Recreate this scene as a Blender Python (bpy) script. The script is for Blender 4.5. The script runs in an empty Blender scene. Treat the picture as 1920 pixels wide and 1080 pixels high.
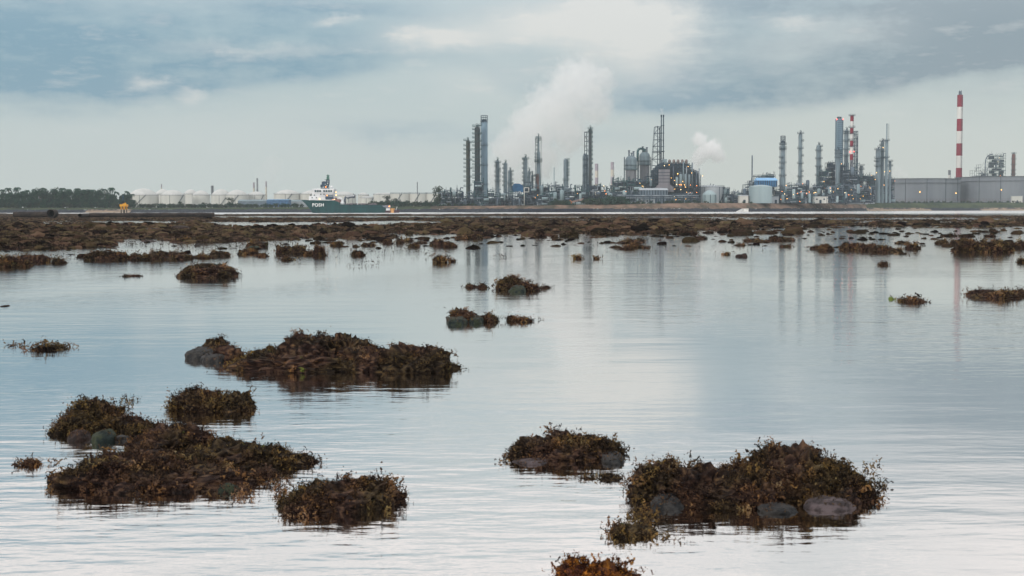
import bpy, math, random
import numpy as np
from math import sin, cos, pi, atan2, hypot, radians
from mathutils import Matrix, Vector

S = bpy.context.scene
col = S.collection

# ------------------------------------------------------------------ camera
F_PX = 2667.0; CAM_H = 2.2; HOR = 391.5; ROLL = radians(0.10)
PITCH = math.atan((540 - HOR) / F_PX)
vF = Vector((0, cos(PITCH), -sin(PITCH)))
vU0 = Vector((0, sin(PITCH), cos(PITCH)))
vR0 = Vector((1, 0, 0))
vR = vR0 * cos(ROLL) - vU0 * sin(ROLL)
vU = vU0 * cos(ROLL) + vR0 * sin(ROLL)
cd = bpy.data.cameras.new('camera'); cam = bpy.data.objects.new('camera', cd); col.objects.link(cam)
M = Matrix.Identity(4)
for i in range(3):
    M[i][0] = vR[i]; M[i][1] = vU[i]; M[i][2] = -vF[i]
M[2][3] = CAM_H
cam.matrix_world = M
cd.sensor_width = 36.0; cd.lens = F_PX / 1920 * 36.0
cd.clip_start = 0.1; cd.clip_end = 20000
cd.dof.use_dof = True; cd.dof.focus_distance = 120.0; cd.dof.aperture_fstop = 7.1
S.camera = cam

def ray(px, py):
    return vF + vR * ((px - 960) / F_PX) - vU * ((py - 540) / F_PX)
def P(px, py, Y):
    d = ray(px, py); k = Y / d.y
    return Vector((d.x * k, Y, CAM_H + d.z * k))
def G(px, py, z=0.0):
    d = ray(px, py); k = (z - CAM_H) / d.z
    return Vector((d.x * k, d.y * k, z))
def ms(Y): return Y / F_PX
def AT(px, py):
    d = ray(px, py); return atan2(d.x, d.y), d.z / hypot(d.x, d.y)

# ------------------------------------------------------------------ tiny node language
class V:
    def __init__(s, nt, sock): s.nt, s.k = nt, sock
    def _m(s, op, *o, clamp=False):
        n = s.nt.nodes.new('ShaderNodeMath'); n.operation = op; n.use_clamp = clamp
        for i, a in enumerate((s,) + o):
            if isinstance(a, V): s.nt.links.new(a.k, n.inputs[i])
            else: n.inputs[i].default_value = a
        return V(s.nt, n.outputs[0])
    def __add__(s, o): return s._m('ADD', o)
    def __sub__(s, o): return s._m('SUBTRACT', o)
    def __mul__(s, o): return s._m('MULTIPLY', o)
    def __truediv__(s, o): return s._m('DIVIDE', o)
    def clamp(s): return s._m('ADD', 0.0, clamp=True)
    def exp(s): return s._m('EXPONENT')
    def step(s, a, b):
        n = s.nt.nodes.new('ShaderNodeMapRange'); n.interpolation_type = 'SMOOTHSTEP'
        s.nt.links.new(s.k, n.inputs['Value']); n.inputs['From Min'].default_value = a; n.inputs['From Max'].default_value = b
        return V(s.nt, n.outputs[0])
def link(nt, a, b): nt.links.new(a, b)
def noise(nt, vec, scale, detail=4, rough=0.55, dist=0.0, out='Fac'):
    n = nt.nodes.new('ShaderNodeTexNoise'); n.inputs['Scale'].default_value = scale
    n.inputs['Detail'].default_value = detail; n.inputs['Roughness'].default_value = rough
    n.inputs['Distortion'].default_value = dist
    if vec is not None: nt.links.new(vec, n.inputs['Vector'])
    return V(nt, n.outputs[out])
def mixc(nt, fac, a, b):
    n = nt.nodes.new('ShaderNodeMix'); n.data_type = 'RGBA'
    for v, k in ((fac, 0), (a, 6), (b, 7)):
        if isinstance(v, V): nt.links.new(v.k, n.inputs[k])
        elif hasattr(v, 'links'): nt.links.new(v, n.inputs[k])
        elif k == 0: n.inputs[0].default_value = v
        else: n.inputs[k].default_value = (*v, 1)
    return n.outputs[2]
def combine(nt, x, y, z):
    n = nt.nodes.new('ShaderNodeCombineXYZ')
    for i, a in enumerate((x, y, z)):
        if isinstance(a, V): nt.links.new(a.k, n.inputs[i])
        else: n.inputs[i].default_value = a
    return n.outputs[0]
def srgb(r, g, b):
    return tuple(((c / 255) / 12.92 if c / 255 <= 0.04045 else ((c / 255 + 0.055) / 1.055) ** 2.4) for c in (r, g, b))
def fcurve(nt, x, pts, lo, hi, vlo=0.0, vhi=1.0):
    """piecewise curve: x in [lo,hi] -> value"""
    n = nt.nodes.new('ShaderNodeFloatCurve'); c = n.mapping.curves[0]
    P_ = [((a - lo) / (hi - lo), (v - vlo) / (vhi - vlo)) for a, v in pts]
    c.points[0].location = P_[0]; c.points[1].location = P_[-1]
    for p in P_[1:-1]: c.points.new(*p)
    n.mapping.update()
    nx = (x - lo) / (hi - lo)
    link(nt, nx.clamp().k, n.inputs['Value'])
    return V(nt, n.outputs[0]) * (vhi - vlo) + vlo

# ------------------------------------------------------------------ world
W = bpy.data.worlds.new('World'); S.world = W; W.use_nodes = True
nt = W.node_tree; nt.nodes.clear()
SUN_EL, SUN_AZ = radians(14), radians(215)     # compass angle from +Y clockwise: low, behind-left of the camera
sky = nt.nodes.new('ShaderNodeTexSky'); sky.sky_type = 'NISHITA'; sky.sun_disc = False
sky.sun_elevation = SUN_EL; sky.sun_rotation = SUN_AZ; sky.dust_density = 3.0
tc = nt.nodes.new('ShaderNodeTexCoord')
sx = nt.nodes.new('ShaderNodeSeparateXYZ'); link(nt, tc.outputs['Generated'], sx.inputs[0])
X, Y_, Z_ = (V(nt, o) for o in sx.outputs)
az = X._m('ARCTAN2', Y_)
rad = (X * X + Y_ * Y_)._m('SQRT')._m('MAXIMUM', 0.02)
el = (Z_ / rad)._m('MINIMUM', 6.0)
# cloud coordinates: stretched sideways near the horizon
cv = combine(nt, az * 7.0, el * 26.0, 0.0)
n1 = noise(nt, cv, 1.0, 6, 0.55); n2 = noise(nt, cv, 3.1, 6, 0.6)
cv2 = combine(nt, az * 16.0 + 3.0, el * 42.0 + 5.0, 1.7)
n3 = noise(nt, cv2, 1.0, 5, 0.55)
n4 = noise(nt, combine(nt, az * 60.0, el * 75.0, 4.0), 1.0, 5, 0.6)
waz = az + (n2 - 0.5) * 0.05 + (n4 - 0.5) * 0.02
wel = el + (n1 - 0.5) * 0.030 + (n3 - 0.5) * 0.022 + (n4 - 0.5) * 0.010
a0, a1 = AT(-200, 391)[0], AT(2120, 391)[0]
def azp(px): return AT(px, 200)[0]
def elp(py): return AT(960, py)[1]
edge = fcurve(nt, az, [(azp(x), elp(y)) for x, y in ((-200, 190), (0, 190), (320, 188), (480, 168), (640, 150), (800, 120), (1000, 190), (1150, 214), (1320, 216), (1500, 207), (1640, 192), (1750, 160), (1840, 150), (1920, 145), (2120, 120))], a0, a1, -0.05, 0.2)
stren = fcurve(nt, az, [(azp(x), v) for x, v in ((-200, .7), (0, .85), (300, .8), (500, .75), (700, .55), (880, .30), (1000, .30), (1130, .60), (1250, .75), (1500, .82), (1920, .95), (2120, .8))], a0, a1)
we2 = el + (n3 - 0.5) * 0.008 + (n4 - 0.5) * 0.003
D = ((we2 - edge).step(-0.0075, 0.0110) * .7 + (we2 - edge).step(-0.001, 0.006) * .3) * stren
def blob(px, py, rx, ry, amp):
    a, t = AT(px, py)
    du = (waz - a) / (rx / F_PX); dv = (wel - t) / (ry / F_PX)
    return ((du * du + dv * dv) * -1.0).exp() * amp
lift = (n1 - 0.36).step(0.0, 0.36)
D = D * (lift * -0.45 + 1.0)
for b in ((120, 165, 260, 36, .45), (60, 60, 260, 34, .30), (560, 110, 230, 26, .35), (1360, -10, 160, 26, .5), (1880, 60, 190, 90, .55), (1000, 260, 300, 20, .16), (730, 245, 130, 16, .30), (1400, 160, 200, 30, .25), (700, 20, 260, 18, .25), (1240, 190, 130, 22, .3)):
    D = D + blob(*b)
D = (D * ((n4 - .5) * .9 + (n2 - .5) * 1.9 + 1.06)).clamp()
L = blob(820, 78, 90, 20, .75) + blob(630, 40, 40, 9, .55) + blob(275, 155, 36, 12, .7) + blob(360, 180, 22, 12, .55) \
    + blob(980, 50, 200, 44, .75) + blob(900, 150, 160, 40, .35) + blob(1235, 85, 85, 70, .75) + blob(1160, 30, 150, 60, .5) + blob(1130, 30, 120, 30, .5) + blob(1490, 40, 50, 10, .55) \
    + blob(1130, 120, 90, 60, .4) + blob(1600, 55, 110, 30, .30) + blob(500, 250, 300, 50, .15) + blob(1460, 90, 100, 30, .25) + blob(480, 85, 160, 10, .4)
L = (L + (n2 - .56)._m('MAXIMUM', 0.0) * (n4 * 1.2 + .4) * 2.0 * el.step(.02, .09)).clamp()
grad = el.step(0.0, 0.15)
base = mixc(nt, grad, srgb(200, 208, 205), srgb(174, 196, 202))
# from centre to the right the clear strip is creamier
warm = az.step(azp(900), azp(1500)) * (grad * -1.0 + 1.0)
base = mixc(nt, warm * 0.7, base, srgb(205, 208, 199))
dk = mixc(nt, az.step(azp(900), azp(1900)), srgb(122, 159, 179), srgb(133, 150, 161))
c1 = mixc(nt, D, base, dk)
c2 = mixc(nt, L, c1, srgb(220, 221, 218))
# overhead and behind: broken grey cloud, brighter and slightly rosy
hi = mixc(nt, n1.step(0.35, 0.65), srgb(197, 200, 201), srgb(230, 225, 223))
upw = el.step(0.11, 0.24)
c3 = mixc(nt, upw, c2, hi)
behind = Y_.step(0.15, -0.3)
c3 = mixc(nt, behind, c3, mixc(nt, n1.step(0.35, 0.65), srgb(190, 200, 208), srgb(244, 236, 226)))
c3 = mixc(nt, Z_.step(0.0, -0.02), c3, srgb(150, 160, 160))
bgA = nt.nodes.new('ShaderNodeBackground'); link(nt, sky.outputs[0], bgA.inputs[0]); bgA.inputs[1].default_value = 0.08
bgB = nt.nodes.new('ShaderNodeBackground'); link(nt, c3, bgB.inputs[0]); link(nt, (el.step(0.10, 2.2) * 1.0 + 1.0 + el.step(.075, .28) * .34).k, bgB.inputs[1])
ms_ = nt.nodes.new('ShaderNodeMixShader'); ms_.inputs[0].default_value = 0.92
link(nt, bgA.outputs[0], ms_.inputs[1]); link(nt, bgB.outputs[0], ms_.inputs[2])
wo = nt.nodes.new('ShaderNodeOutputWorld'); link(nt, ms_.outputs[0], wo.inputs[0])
W.cycles.sampling_method = 'MANUAL'; W.cycles.sample_map_resolution = 1024

sl = bpy.data.lights.new('sun', 'SUN'); sl.energy = 1.3; sl.angle = radians(12); sl.color = (1.0, 0.94, 0.87)
so = bpy.data.objects.new('sun', sl); col.objects.link(so)
sd = Vector((sin(SUN_AZ) * cos(SUN_EL), cos(SUN_AZ) * cos(SUN_EL), sin(SUN_EL)))
so.rotation_euler = sd.to_track_quat('Z', 'Y').to_euler(); so.location = (0, -20, 60)

S.view_settings.view_transform = 'Standard'; S.view_settings.look = 'None'
S.view_settings.exposure = 0.0; S.view_settings.gamma = 1.0
S.cycles.use_denoising = True
S.cycles.volume_bounces = 8; S.cycles.max_bounces = 10; S.cycles.diffuse_bounces = 2; S.cycles.glossy_bounces = 3
S.cycles.sample_clamp_indirect = 4.0
S.cycles.volume_max_steps = 128

# ------------------------------------------------------------------ materials
MATS = {}
def mat(name, c, rough=0.6, metal=0.0, c2=None, scale=0.5, streak=False, bump=0.0, bscale=8.0, detail=5, spec=0.22, lo=.35, hi=.65):
    if name in MATS: return MATS[name]
    m = bpy.data.materials.new(name); m.use_nodes = True; t = m.node_tree
    b = t.nodes['Principled BSDF']; b.inputs['Roughness'].default_value = rough; b.inputs['Metallic'].default_value = metal
    b.inputs['Specular IOR Level'].default_value = spec
    tcn = t.nodes.new('ShaderNodeTexCoord'); vec = tcn.outputs['Object']
    if streak:
        mp = t.nodes.new('ShaderNodeMapping'); mp.inputs['Scale'].default_value = (1, 1, 0.12); link(t, vec, mp.inputs[0]); vec = mp.outputs[0]
    c2 = c2 or tuple(x * 0.62 for x in c)
    n = noise(t, vec, scale, detail, 0.6).step(lo, hi)
    link(t, mixc(t, n, c2, c), b.inputs['Base Color'])
    if bump:
        bn = t.nodes.new('ShaderNodeBump'); bn.inputs['Distance'].default_value = bump; bn.inputs['Strength'].default_value = 1
        link(t, noise(t, tcn.outputs['Object'], bscale, 5, 0.6).k, bn.inputs['Height']); link(t, bn.outputs[0], b.inputs['Normal'])
    MATS[name] = m; return m
def emis(name, c, strength):
    if name in MATS: return MATS[name]
    m = bpy.data.materials.new(name); m.use_nodes = True; t = m.node_tree
    b = t.nodes['Principled BSDF']; b.inputs['Base Color'].default_value = (*c, 1)
    b.inputs['Emission Color'].default_value = (*c, 1); b.inputs['Emission Strength'].default_value = strength
    m.cycles.emission_sampling = 'NONE'
    MATS[name] = m; return m
steel = mat('dark_steel', (.022, .055, .085), .7, 0, (.015, .03, .05), .3)
steel2 = mat('green_steel', (.035, .10, .11), .7, 0, (.018, .05, .06), .3)
pipe_m = mat('pale_pipe', (.32, .36, .40), .5, .2, (.10, .14, .18), .25)
pipe_d = mat('dull_pipe', (.11, .15, .19), .5, .2, (.05, .07, .10), .25)
insul = mat('insulation_cladding', (.20, .27, .30), .6, .0, (.11, .15, .18), .18, True)
insul_b = mat('blue_grey_cladding', (.20, .30, .37), .5, .2, (.13, .20, .26), .12, True)
dkcol = mat('dark_green_cladding', (.045, .075, .075), .6, .2, (.06, .06, .045), .15, True)
brcol = mat('dark_brown_cladding', (.026, .048, .058), .7, 0, (.036, .042, .046), .12, True)
rust = mat('rust_cladding', (.16, .06, .045), .7, 0, (.09, .05, .045), .3, True)
white = mat('white_paint', (.62, .62, .59), .5, 0, (.52, .52, .49), .08, True)
white2 = mat('cool_white_paint', (.42, .46, .50), .5, 0, (.33, .37, .41), .1, True)
white3 = mat('blue_white_paint', (.28, .36, .385), .5, 0, (.22, .29, .32), .1, True)
greyt = mat('lilac_grey_tank_paint', (.20, .225, .255), .6, 0, (.155, .175, .205), .06, True)
greyt2 = mat('grey_tank_roof', (.10, .12, .14), .6, 0)
conc = mat('grey_concrete', (.21, .22, .24), .85, 0, (.15, .16, .18), .2, True)
red = mat('red_band_paint', (.24, .006, .03), .7, 0, (.19, .006, .022), .2, True)
whb = mat('white_band_paint', (.66, .66, .64), .55, 0, (.56, .56, .55), .2, True)
blue = mat('blue_tarpaulin', (.045, .20, .42), .6, 0, (.03, .14, .32), .4)
blue2 = mat('light_blue_sheet', (.22, .46, .75), .5, 0, (.17, .38, .64), .4)
shedg = mat('grey_sheet', (.17, .22, .27), .6, 0, (.11, .15, .19), .2, True)
lampY = emis('yellow_lamp', (1.0, .55, .13), 5.0)
lampO = emis('orange_lamp', (1.0, .30, .05), 5.0)
lampR = emis('red_lamp', (1.0, .07, .04), 9.0)
lampW = emis('warm_white_lamp', (1.0, .78, .40), 5.0)

# ------------------------------------------------------------------ mesh builder
class MB:
    def __init__(s): s.v = []; s.f = []; s.m = []; s.sm = []
    def add(s, vs, fs, mi=0, smooth=False):
        o = len(s.v); s.v += [tuple(p) for p in vs]
        for f in fs: s.f.append(tuple(i + o for i in f)); s.m.append(mi); s.sm.append(smooth)
    def box(s, x0, x1, y0, y1, z0, z1, mi=0):
        s.add([(x0, y0, z0), (x1, y0, z0), (x1, y1, z0), (x0, y1, z0), (x0, y0, z1), (x1, y0, z1), (x1, y1, z1), (x0, y1, z1)],
              [(0, 3, 2, 1), (4, 5, 6, 7), (0, 1, 5, 4), (1, 2, 6, 5), (2, 3, 7, 6), (3, 0, 4, 7)], mi)
    def tube(s, a, b, r, n=4, r1=None, mi=0, cap=True):
        a = Vector(a); b = Vector(b); d = b - a
        if d.length < 1e-6: return
        d.normalize(); r1 = r if r1 is None else r1
        u = d.orthogonal().normalized(); w = d.cross(u)
        ph = pi / 4 if n == 4 else 0
        vs = []
        for q, rr in ((a, r), (b, r1)):
            for i in range(n):
                t = 2 * pi * i / n + ph; vs.append(q + (u * cos(t) + w * sin(t)) * rr)
        fs = [(i, (i + 1) % n, n + (i + 1) % n, n + i) for i in range(n)]
        if cap: fs += [tuple(range(n - 1, -1, -1)), tuple(range(n, 2 * n))]
        s.add(vs, fs, mi, n > 5)
    def poly(s, pts, r, n=6, mi=0):
        for a, b in zip(pts, pts[1:]): s.tube(a, b, r, n, mi=mi)
    def lathe(s, prof, c=(0, 0), n=20, mi=0, smooth=True, a0=0, a1=2 * pi, cap=True):
        full = abs(a1 - a0 - 2 * pi) < 1e-6; k = n if full else n + 1
        vs = []
        for r, z in prof:
            for i in range(k):
                t = a0 + (a1 - a0) * i / n; vs.append((c[0] + r * cos(t), c[1] + r * sin(t), z))
        fs = []
        for j in range(len(prof) - 1):
            for i in range(n):
                i2 = (i + 1) % k
                fs.append((j * k + i, j * k + i2, (j + 1) * k + i2, (j + 1) * k + i))
        s.add(vs, fs, mi, smooth)
        if cap and full and prof[-1][0] > 0.01:
            s.add([vs[(len(prof) - 1) * k + i] for i in range(k)], [tuple(range(k))], mi)
    def build(s, name, mats, parent=None, loc=None):
        me = bpy.data.meshes.new(name); me.from_pydata(s.v, [], s.f); me.update()
        for m_ in (mats if isinstance(mats, (list, tuple)) else [mats]): me.materials.append(m_)
        me.polygons.foreach_set('material_index', s.m); me.polygons.foreach_set('use_smooth', s.sm)
        o = bpy.data.objects.new(name, me); col.objects.link(o)
        if parent: o.parent = parent
        if loc is not None: o.location = loc
        return o
def tag(o, label=None, cat=None, group=None, kind=None):
    for k, v in (('label', label), ('category', cat), ('group', group), ('kind', kind)):
        if v: o[k] = v
    return o
def empty(name, loc, label, cat, group=None, rz=0):
    o = bpy.data.objects.new(name, None); col.objects.link(o); o.location = loc; o.rotation_euler[2] = rz
    o.empty_display_size = 0.5
    return tag(o, label, cat, group)
def copy_tree(o, parent=None):
    c = o.copy(); col.objects.link(c); c.parent = parent
    for ch in list(o.children): copy_tree(ch, c)
    return c
def np_mesh(name, v, f, m, parent=None, attr=None, smooth=False):
    """v (n,3), f (k,3|4) arrays"""
    me = bpy.data.meshes.new(name); n = f.shape[1]
    me.vertices.add(len(v)); me.vertices.foreach_set('co', v.astype(np.float32).ravel())
    me.loops.add(f.size); me.loops.foreach_set('vertex_index', f.astype(np.int32).ravel())
    me.polygons.add(len(f)); me.polygons.foreach_set('loop_start', np.arange(0, f.size, n, dtype=np.int32))
    me.polygons.foreach_set('use_smooth', np.full(len(f), smooth, dtype=bool))
    me.update(calc_edges=True)
    if attr is not None:
        a = me.attributes.new('tint', 'FLOAT', 'POINT'); a.data.foreach_set('value', attr.astype(np.float32))
    me.materials.append(m)
    o = bpy.data.objects.new(name, me); col.objects.link(o)
    if parent: o.parent = parent
    return o
_oct = ([(1, 0, 0), (-1, 0, 0), (0, 1, 0), (0, -1, 0), (0, 0, 1), (0, 0, -1)],
        [(0, 2, 4), (2, 1, 4), (1, 3, 4), (3, 0, 4), (2, 0, 5), (1, 2, 5), (3, 1, 5), (0, 3, 5)])
_lamp = {}
def lamp(parent, x, y, z, m=None, r=0.42):
    m = m or lampY
    if m.name not in _lamp:
        b = MB(); b.add(*_oct); o = b.build('lamp', m); _lamp[m.name] = o.data
        bpy.data.objects.remove(o)
    o = bpy.data.objects.new('lamp', _lamp[m.name]); col.objects.link(o); o.parent = parent
    r = r * .66; o.location = (x, y, z); o.scale = (r, r, r)
    return o

# ------------------------------------------------------------------ numpy noise
def _h(ix, iy, iz, seed):
    n = (ix * 374761393 + iy * 668265263 + iz * 2147483647 + seed * 974711) & 0xffffffff
    n = ((n ^ (n >> 13)) * 1274126177) & 0xffffffff
    n = (n ^ (n >> 16)) & 0xffffffff
    return n / 4294967295.0
def vn(p, seed=0):
    p = np.asarray(p, dtype=float); i = np.floor(p).astype(np.int64); f = p - i; f = f * f * (3 - 2 * f)
    r = 0
    for dx in (0, 1):
        for dy in (0, 1):
            for dz in (0, 1):
                w = (f[..., 0] if dx else 1 - f[..., 0]) * (f[..., 1] if dy else 1 - f[..., 1]) * (f[..., 2] if dz else 1 - f[..., 2])
                r = r + w * _h(i[..., 0] + dx, i[..., 1] + dy, i[..., 2] + dz, seed)
    return r
def fbm(p, oct=4, seed=0, gain=0.5):
    a = 1.0; t = 0; s = 0
    for o in range(oct):
        s = s + a * vn(p * 2 ** o + o * 17.3, seed + o); t += a; a *= gain
    return s / t

# ------------------------------------------------------------------ water
wm = bpy.data.materials.new('shallow_sea_water'); wm.use_nodes = True; t = wm.node_tree
b = t.nodes['Principled BSDF']; b.inputs['Base Color'].default_value = (.008, .007, .006, 1)
b.inputs['IOR'].default_value = 2.5
g = t.nodes.new('ShaderNodeNewGeometry')
def wnoise(sx_, sy_, off, detail=3, rough=.5, dist=.0):
    mp = t.nodes.new('ShaderNodeMapping'); mp.inputs['Scale'].default_value = (sx_, sy_, 1); mp.inputs['Location'].default_value = (off, off * 2, 0)
    mp.inputs['Rotation'].default_value = (0, 0, radians(-7))
    link(t, g.outputs['Position'], mp.inputs[0]); return noise(t, mp.outputs[0], 1.0, detail, rough, dist)
sp = t.nodes.new('ShaderNodeSeparateXYZ'); link(t, g.outputs['Position'], sp.inputs[0])
yy = V(t, sp.outputs[1])
patch = wnoise(.10, .06, 9, 4).step(.38, .62) * 1.05 + 0.30
near = yy.step(13.0, 7.0) * 1.0 + 0.8
link(t, (yy.step(520.0, 640.0) * .19 + yy.step(7.0, 26.0) * .035 + 0.03).k, b.inputs['Roughness'])
h = (wnoise(1.5, 3.5, 1, 2) * 0.0080 + wnoise(4.2, 9.5, 5, 2) * 0.0022) * patch * near + wnoise(.25, .9, 3, 2) * 0.010 + wnoise(7, 16, 2, 2) * 0.0005 + wnoise(3.6, 12, 8, 3, .6) * 0.0015 * near * patch
bn = t.nodes.new('ShaderNodeBump'); bn.inputs['Distance'].default_value = 1.0; bn.inputs['Strength'].default_value = 1.0
link(t, h.k, bn.inputs['Height']); link(t, bn.outputs[0], b.inputs['Normal'])
mb = MB(); mb.add([(-4000, -60, 0), (4000, -60, 0), (4000, 6000, 0), (-4000, 6000, 0)], [(0, 1, 2, 3)])
gl = t.nodes.new('ShaderNodeBsdfGlossy'); gl.inputs['Color'].default_value = (.985, .965, .95, 1); link(t, bn.outputs[0], gl.inputs['Normal']); link(t, b.inputs['Roughness'].links[0].from_socket, gl.inputs['Roughness'])
mx = t.nodes.new('ShaderNodeMixShader'); mx.inputs[0].default_value = .86; link(t, b.outputs[0], mx.inputs[1]); link(t, gl.outputs[0], mx.inputs[2]); link(t, mx.outputs[0], t.nodes['Material Output'].inputs[0])
tag(mb.build('water', wm), kind='structure')

# ------------------------------------------------------------------ shore
ST = [(-900, 1000, 3.6), (0, 1005, 3.6), (150, 1000, 3.4), (250, 985, 3.3), (500, 975, 3.5), (800, 930, 4.0), (1000, 905, 4.3), (1200, 905, 5.2), (1310, 915, 5.9), (1400, 940, 5.7), (1520, 1000, 5.7), (1620, 1130, 6.2), (1760, 1180, 6.6), (1920, 1190, 6.6), (2400, 1190, 6.6), (2900, 1190, 6.6)]
def interp(px, k):
    for a, b_ in zip(ST, ST[1:]):
        if a[0] <= px <= b_[0]:
            w = (px - a[0]) / (b_[0] - a[0]); return a[k] * (1 - w) + b_[k] * w
    return ST[-1][k] if px > 0 else ST[0][k]
def zg(px): return interp(px, 2) - 0.05
rock_m = mat('dark_revetment_stone', (.05, .055, .068), 1.0, 0, (.02, .024, .032), .8, bump=.1, bscale=2, spec=.0)
sand_m = mat('rusty_gravel_bank', (.22, .15, .115), 1.0, 0, (.075, .065, .05), .12, detail=8, spec=.0)
grass_m = mat('grassy_ground', (.07, .085, .05), .95, 0, (.035, .05, .035), .1, detail=8, spec=0.0)
def strip(name, prof, m, pxa, pxb, step=3.0, jit=0.25, seed=1):
    n = int((pxb - pxa) / step) + 1; px = np.linspace(pxa, pxb, n)
    Ys = np.array([interp(p, 1) for p in px]); Zc = np.array([interp(p, 2) for p in px])
    rows = []
    for dy, z in prof:
        zz = Zc if z is None else np.full(n, float(z)) if z < 10 else Zc * (z - 10)
        yy_ = Ys + dy; x = (px - 960) / F_PX * Ys
        x = np.where(np.abs(dy) > 100, x * (1 + dy / 1000.0), x)
        p = np.stack([x, yy_, zz], 1)
        if abs(dy) < 60 and jit:
            nz = fbm(p * np.array([.25, .25, .6]), 3, seed) - .5; nz2 = vn(p * 1.3, seed + 5) - .5
            p[:, 1] += nz * 3 * jit + nz2 * jit * 2; p[:, 2] += (nz * 1.6 + nz2) * jit * (0.4 if z is None else 1)
        rows.append(p)
    v = np.concatenate(rows); k = len(prof)
    j, i = np.meshgrid(np.arange(k - 1), np.arange(n - 1), indexing='ij')
    a = (j * n + i).ravel(); f = np.stack([a, a + 1, a + n + 1, a + n], 1)
    return tag(np_mesh(name, v, f, m), kind='structure')
strip('revetment', [(-3, -1), (0, -.2), (1.2, .8), (2.4, 1.5), (3.6, 2.0), (4.6, 2.15)], rock_m, -700, 2700, 2.0, .8, 3)
BP = [(4.2, 1.9), (8, 2.3), (11, 10.72), (14, 10.9), (17, None), (30, None)]
strip('gravel_bank', BP, sand_m, 806, 1629, 3.0, .7, 7)
strip('grassy_bank', BP, grass_m, -700, 806, 3.0, .7, 7); strip('grassy_bank', BP, grass_m, 1629, 2700, 3.0, .7, 8)
beach = mat('pale_beach_sand', (.30, .23, .17), 1.0, 0, (.20, .16, .13), .3, spec=0)
SP = [(-5, -.3), (-2, .25), (1.5, 1.2), (3.5, 1.9), (5.5, 2.35)]
strip('beach', SP, beach, 162, 246, 2.0, .3, 17); strip('beach', SP, beach, 1625, 1745, 2.0, .3, 18); strip('beach', SP, beach, 1838, 2500, 2.0, .3, 19)
strip('ground', [(29, None), (60, None), (200, None), (900, None), (4500, None)], grass_m, -900, 2900, 20, 0, 9)

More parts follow.
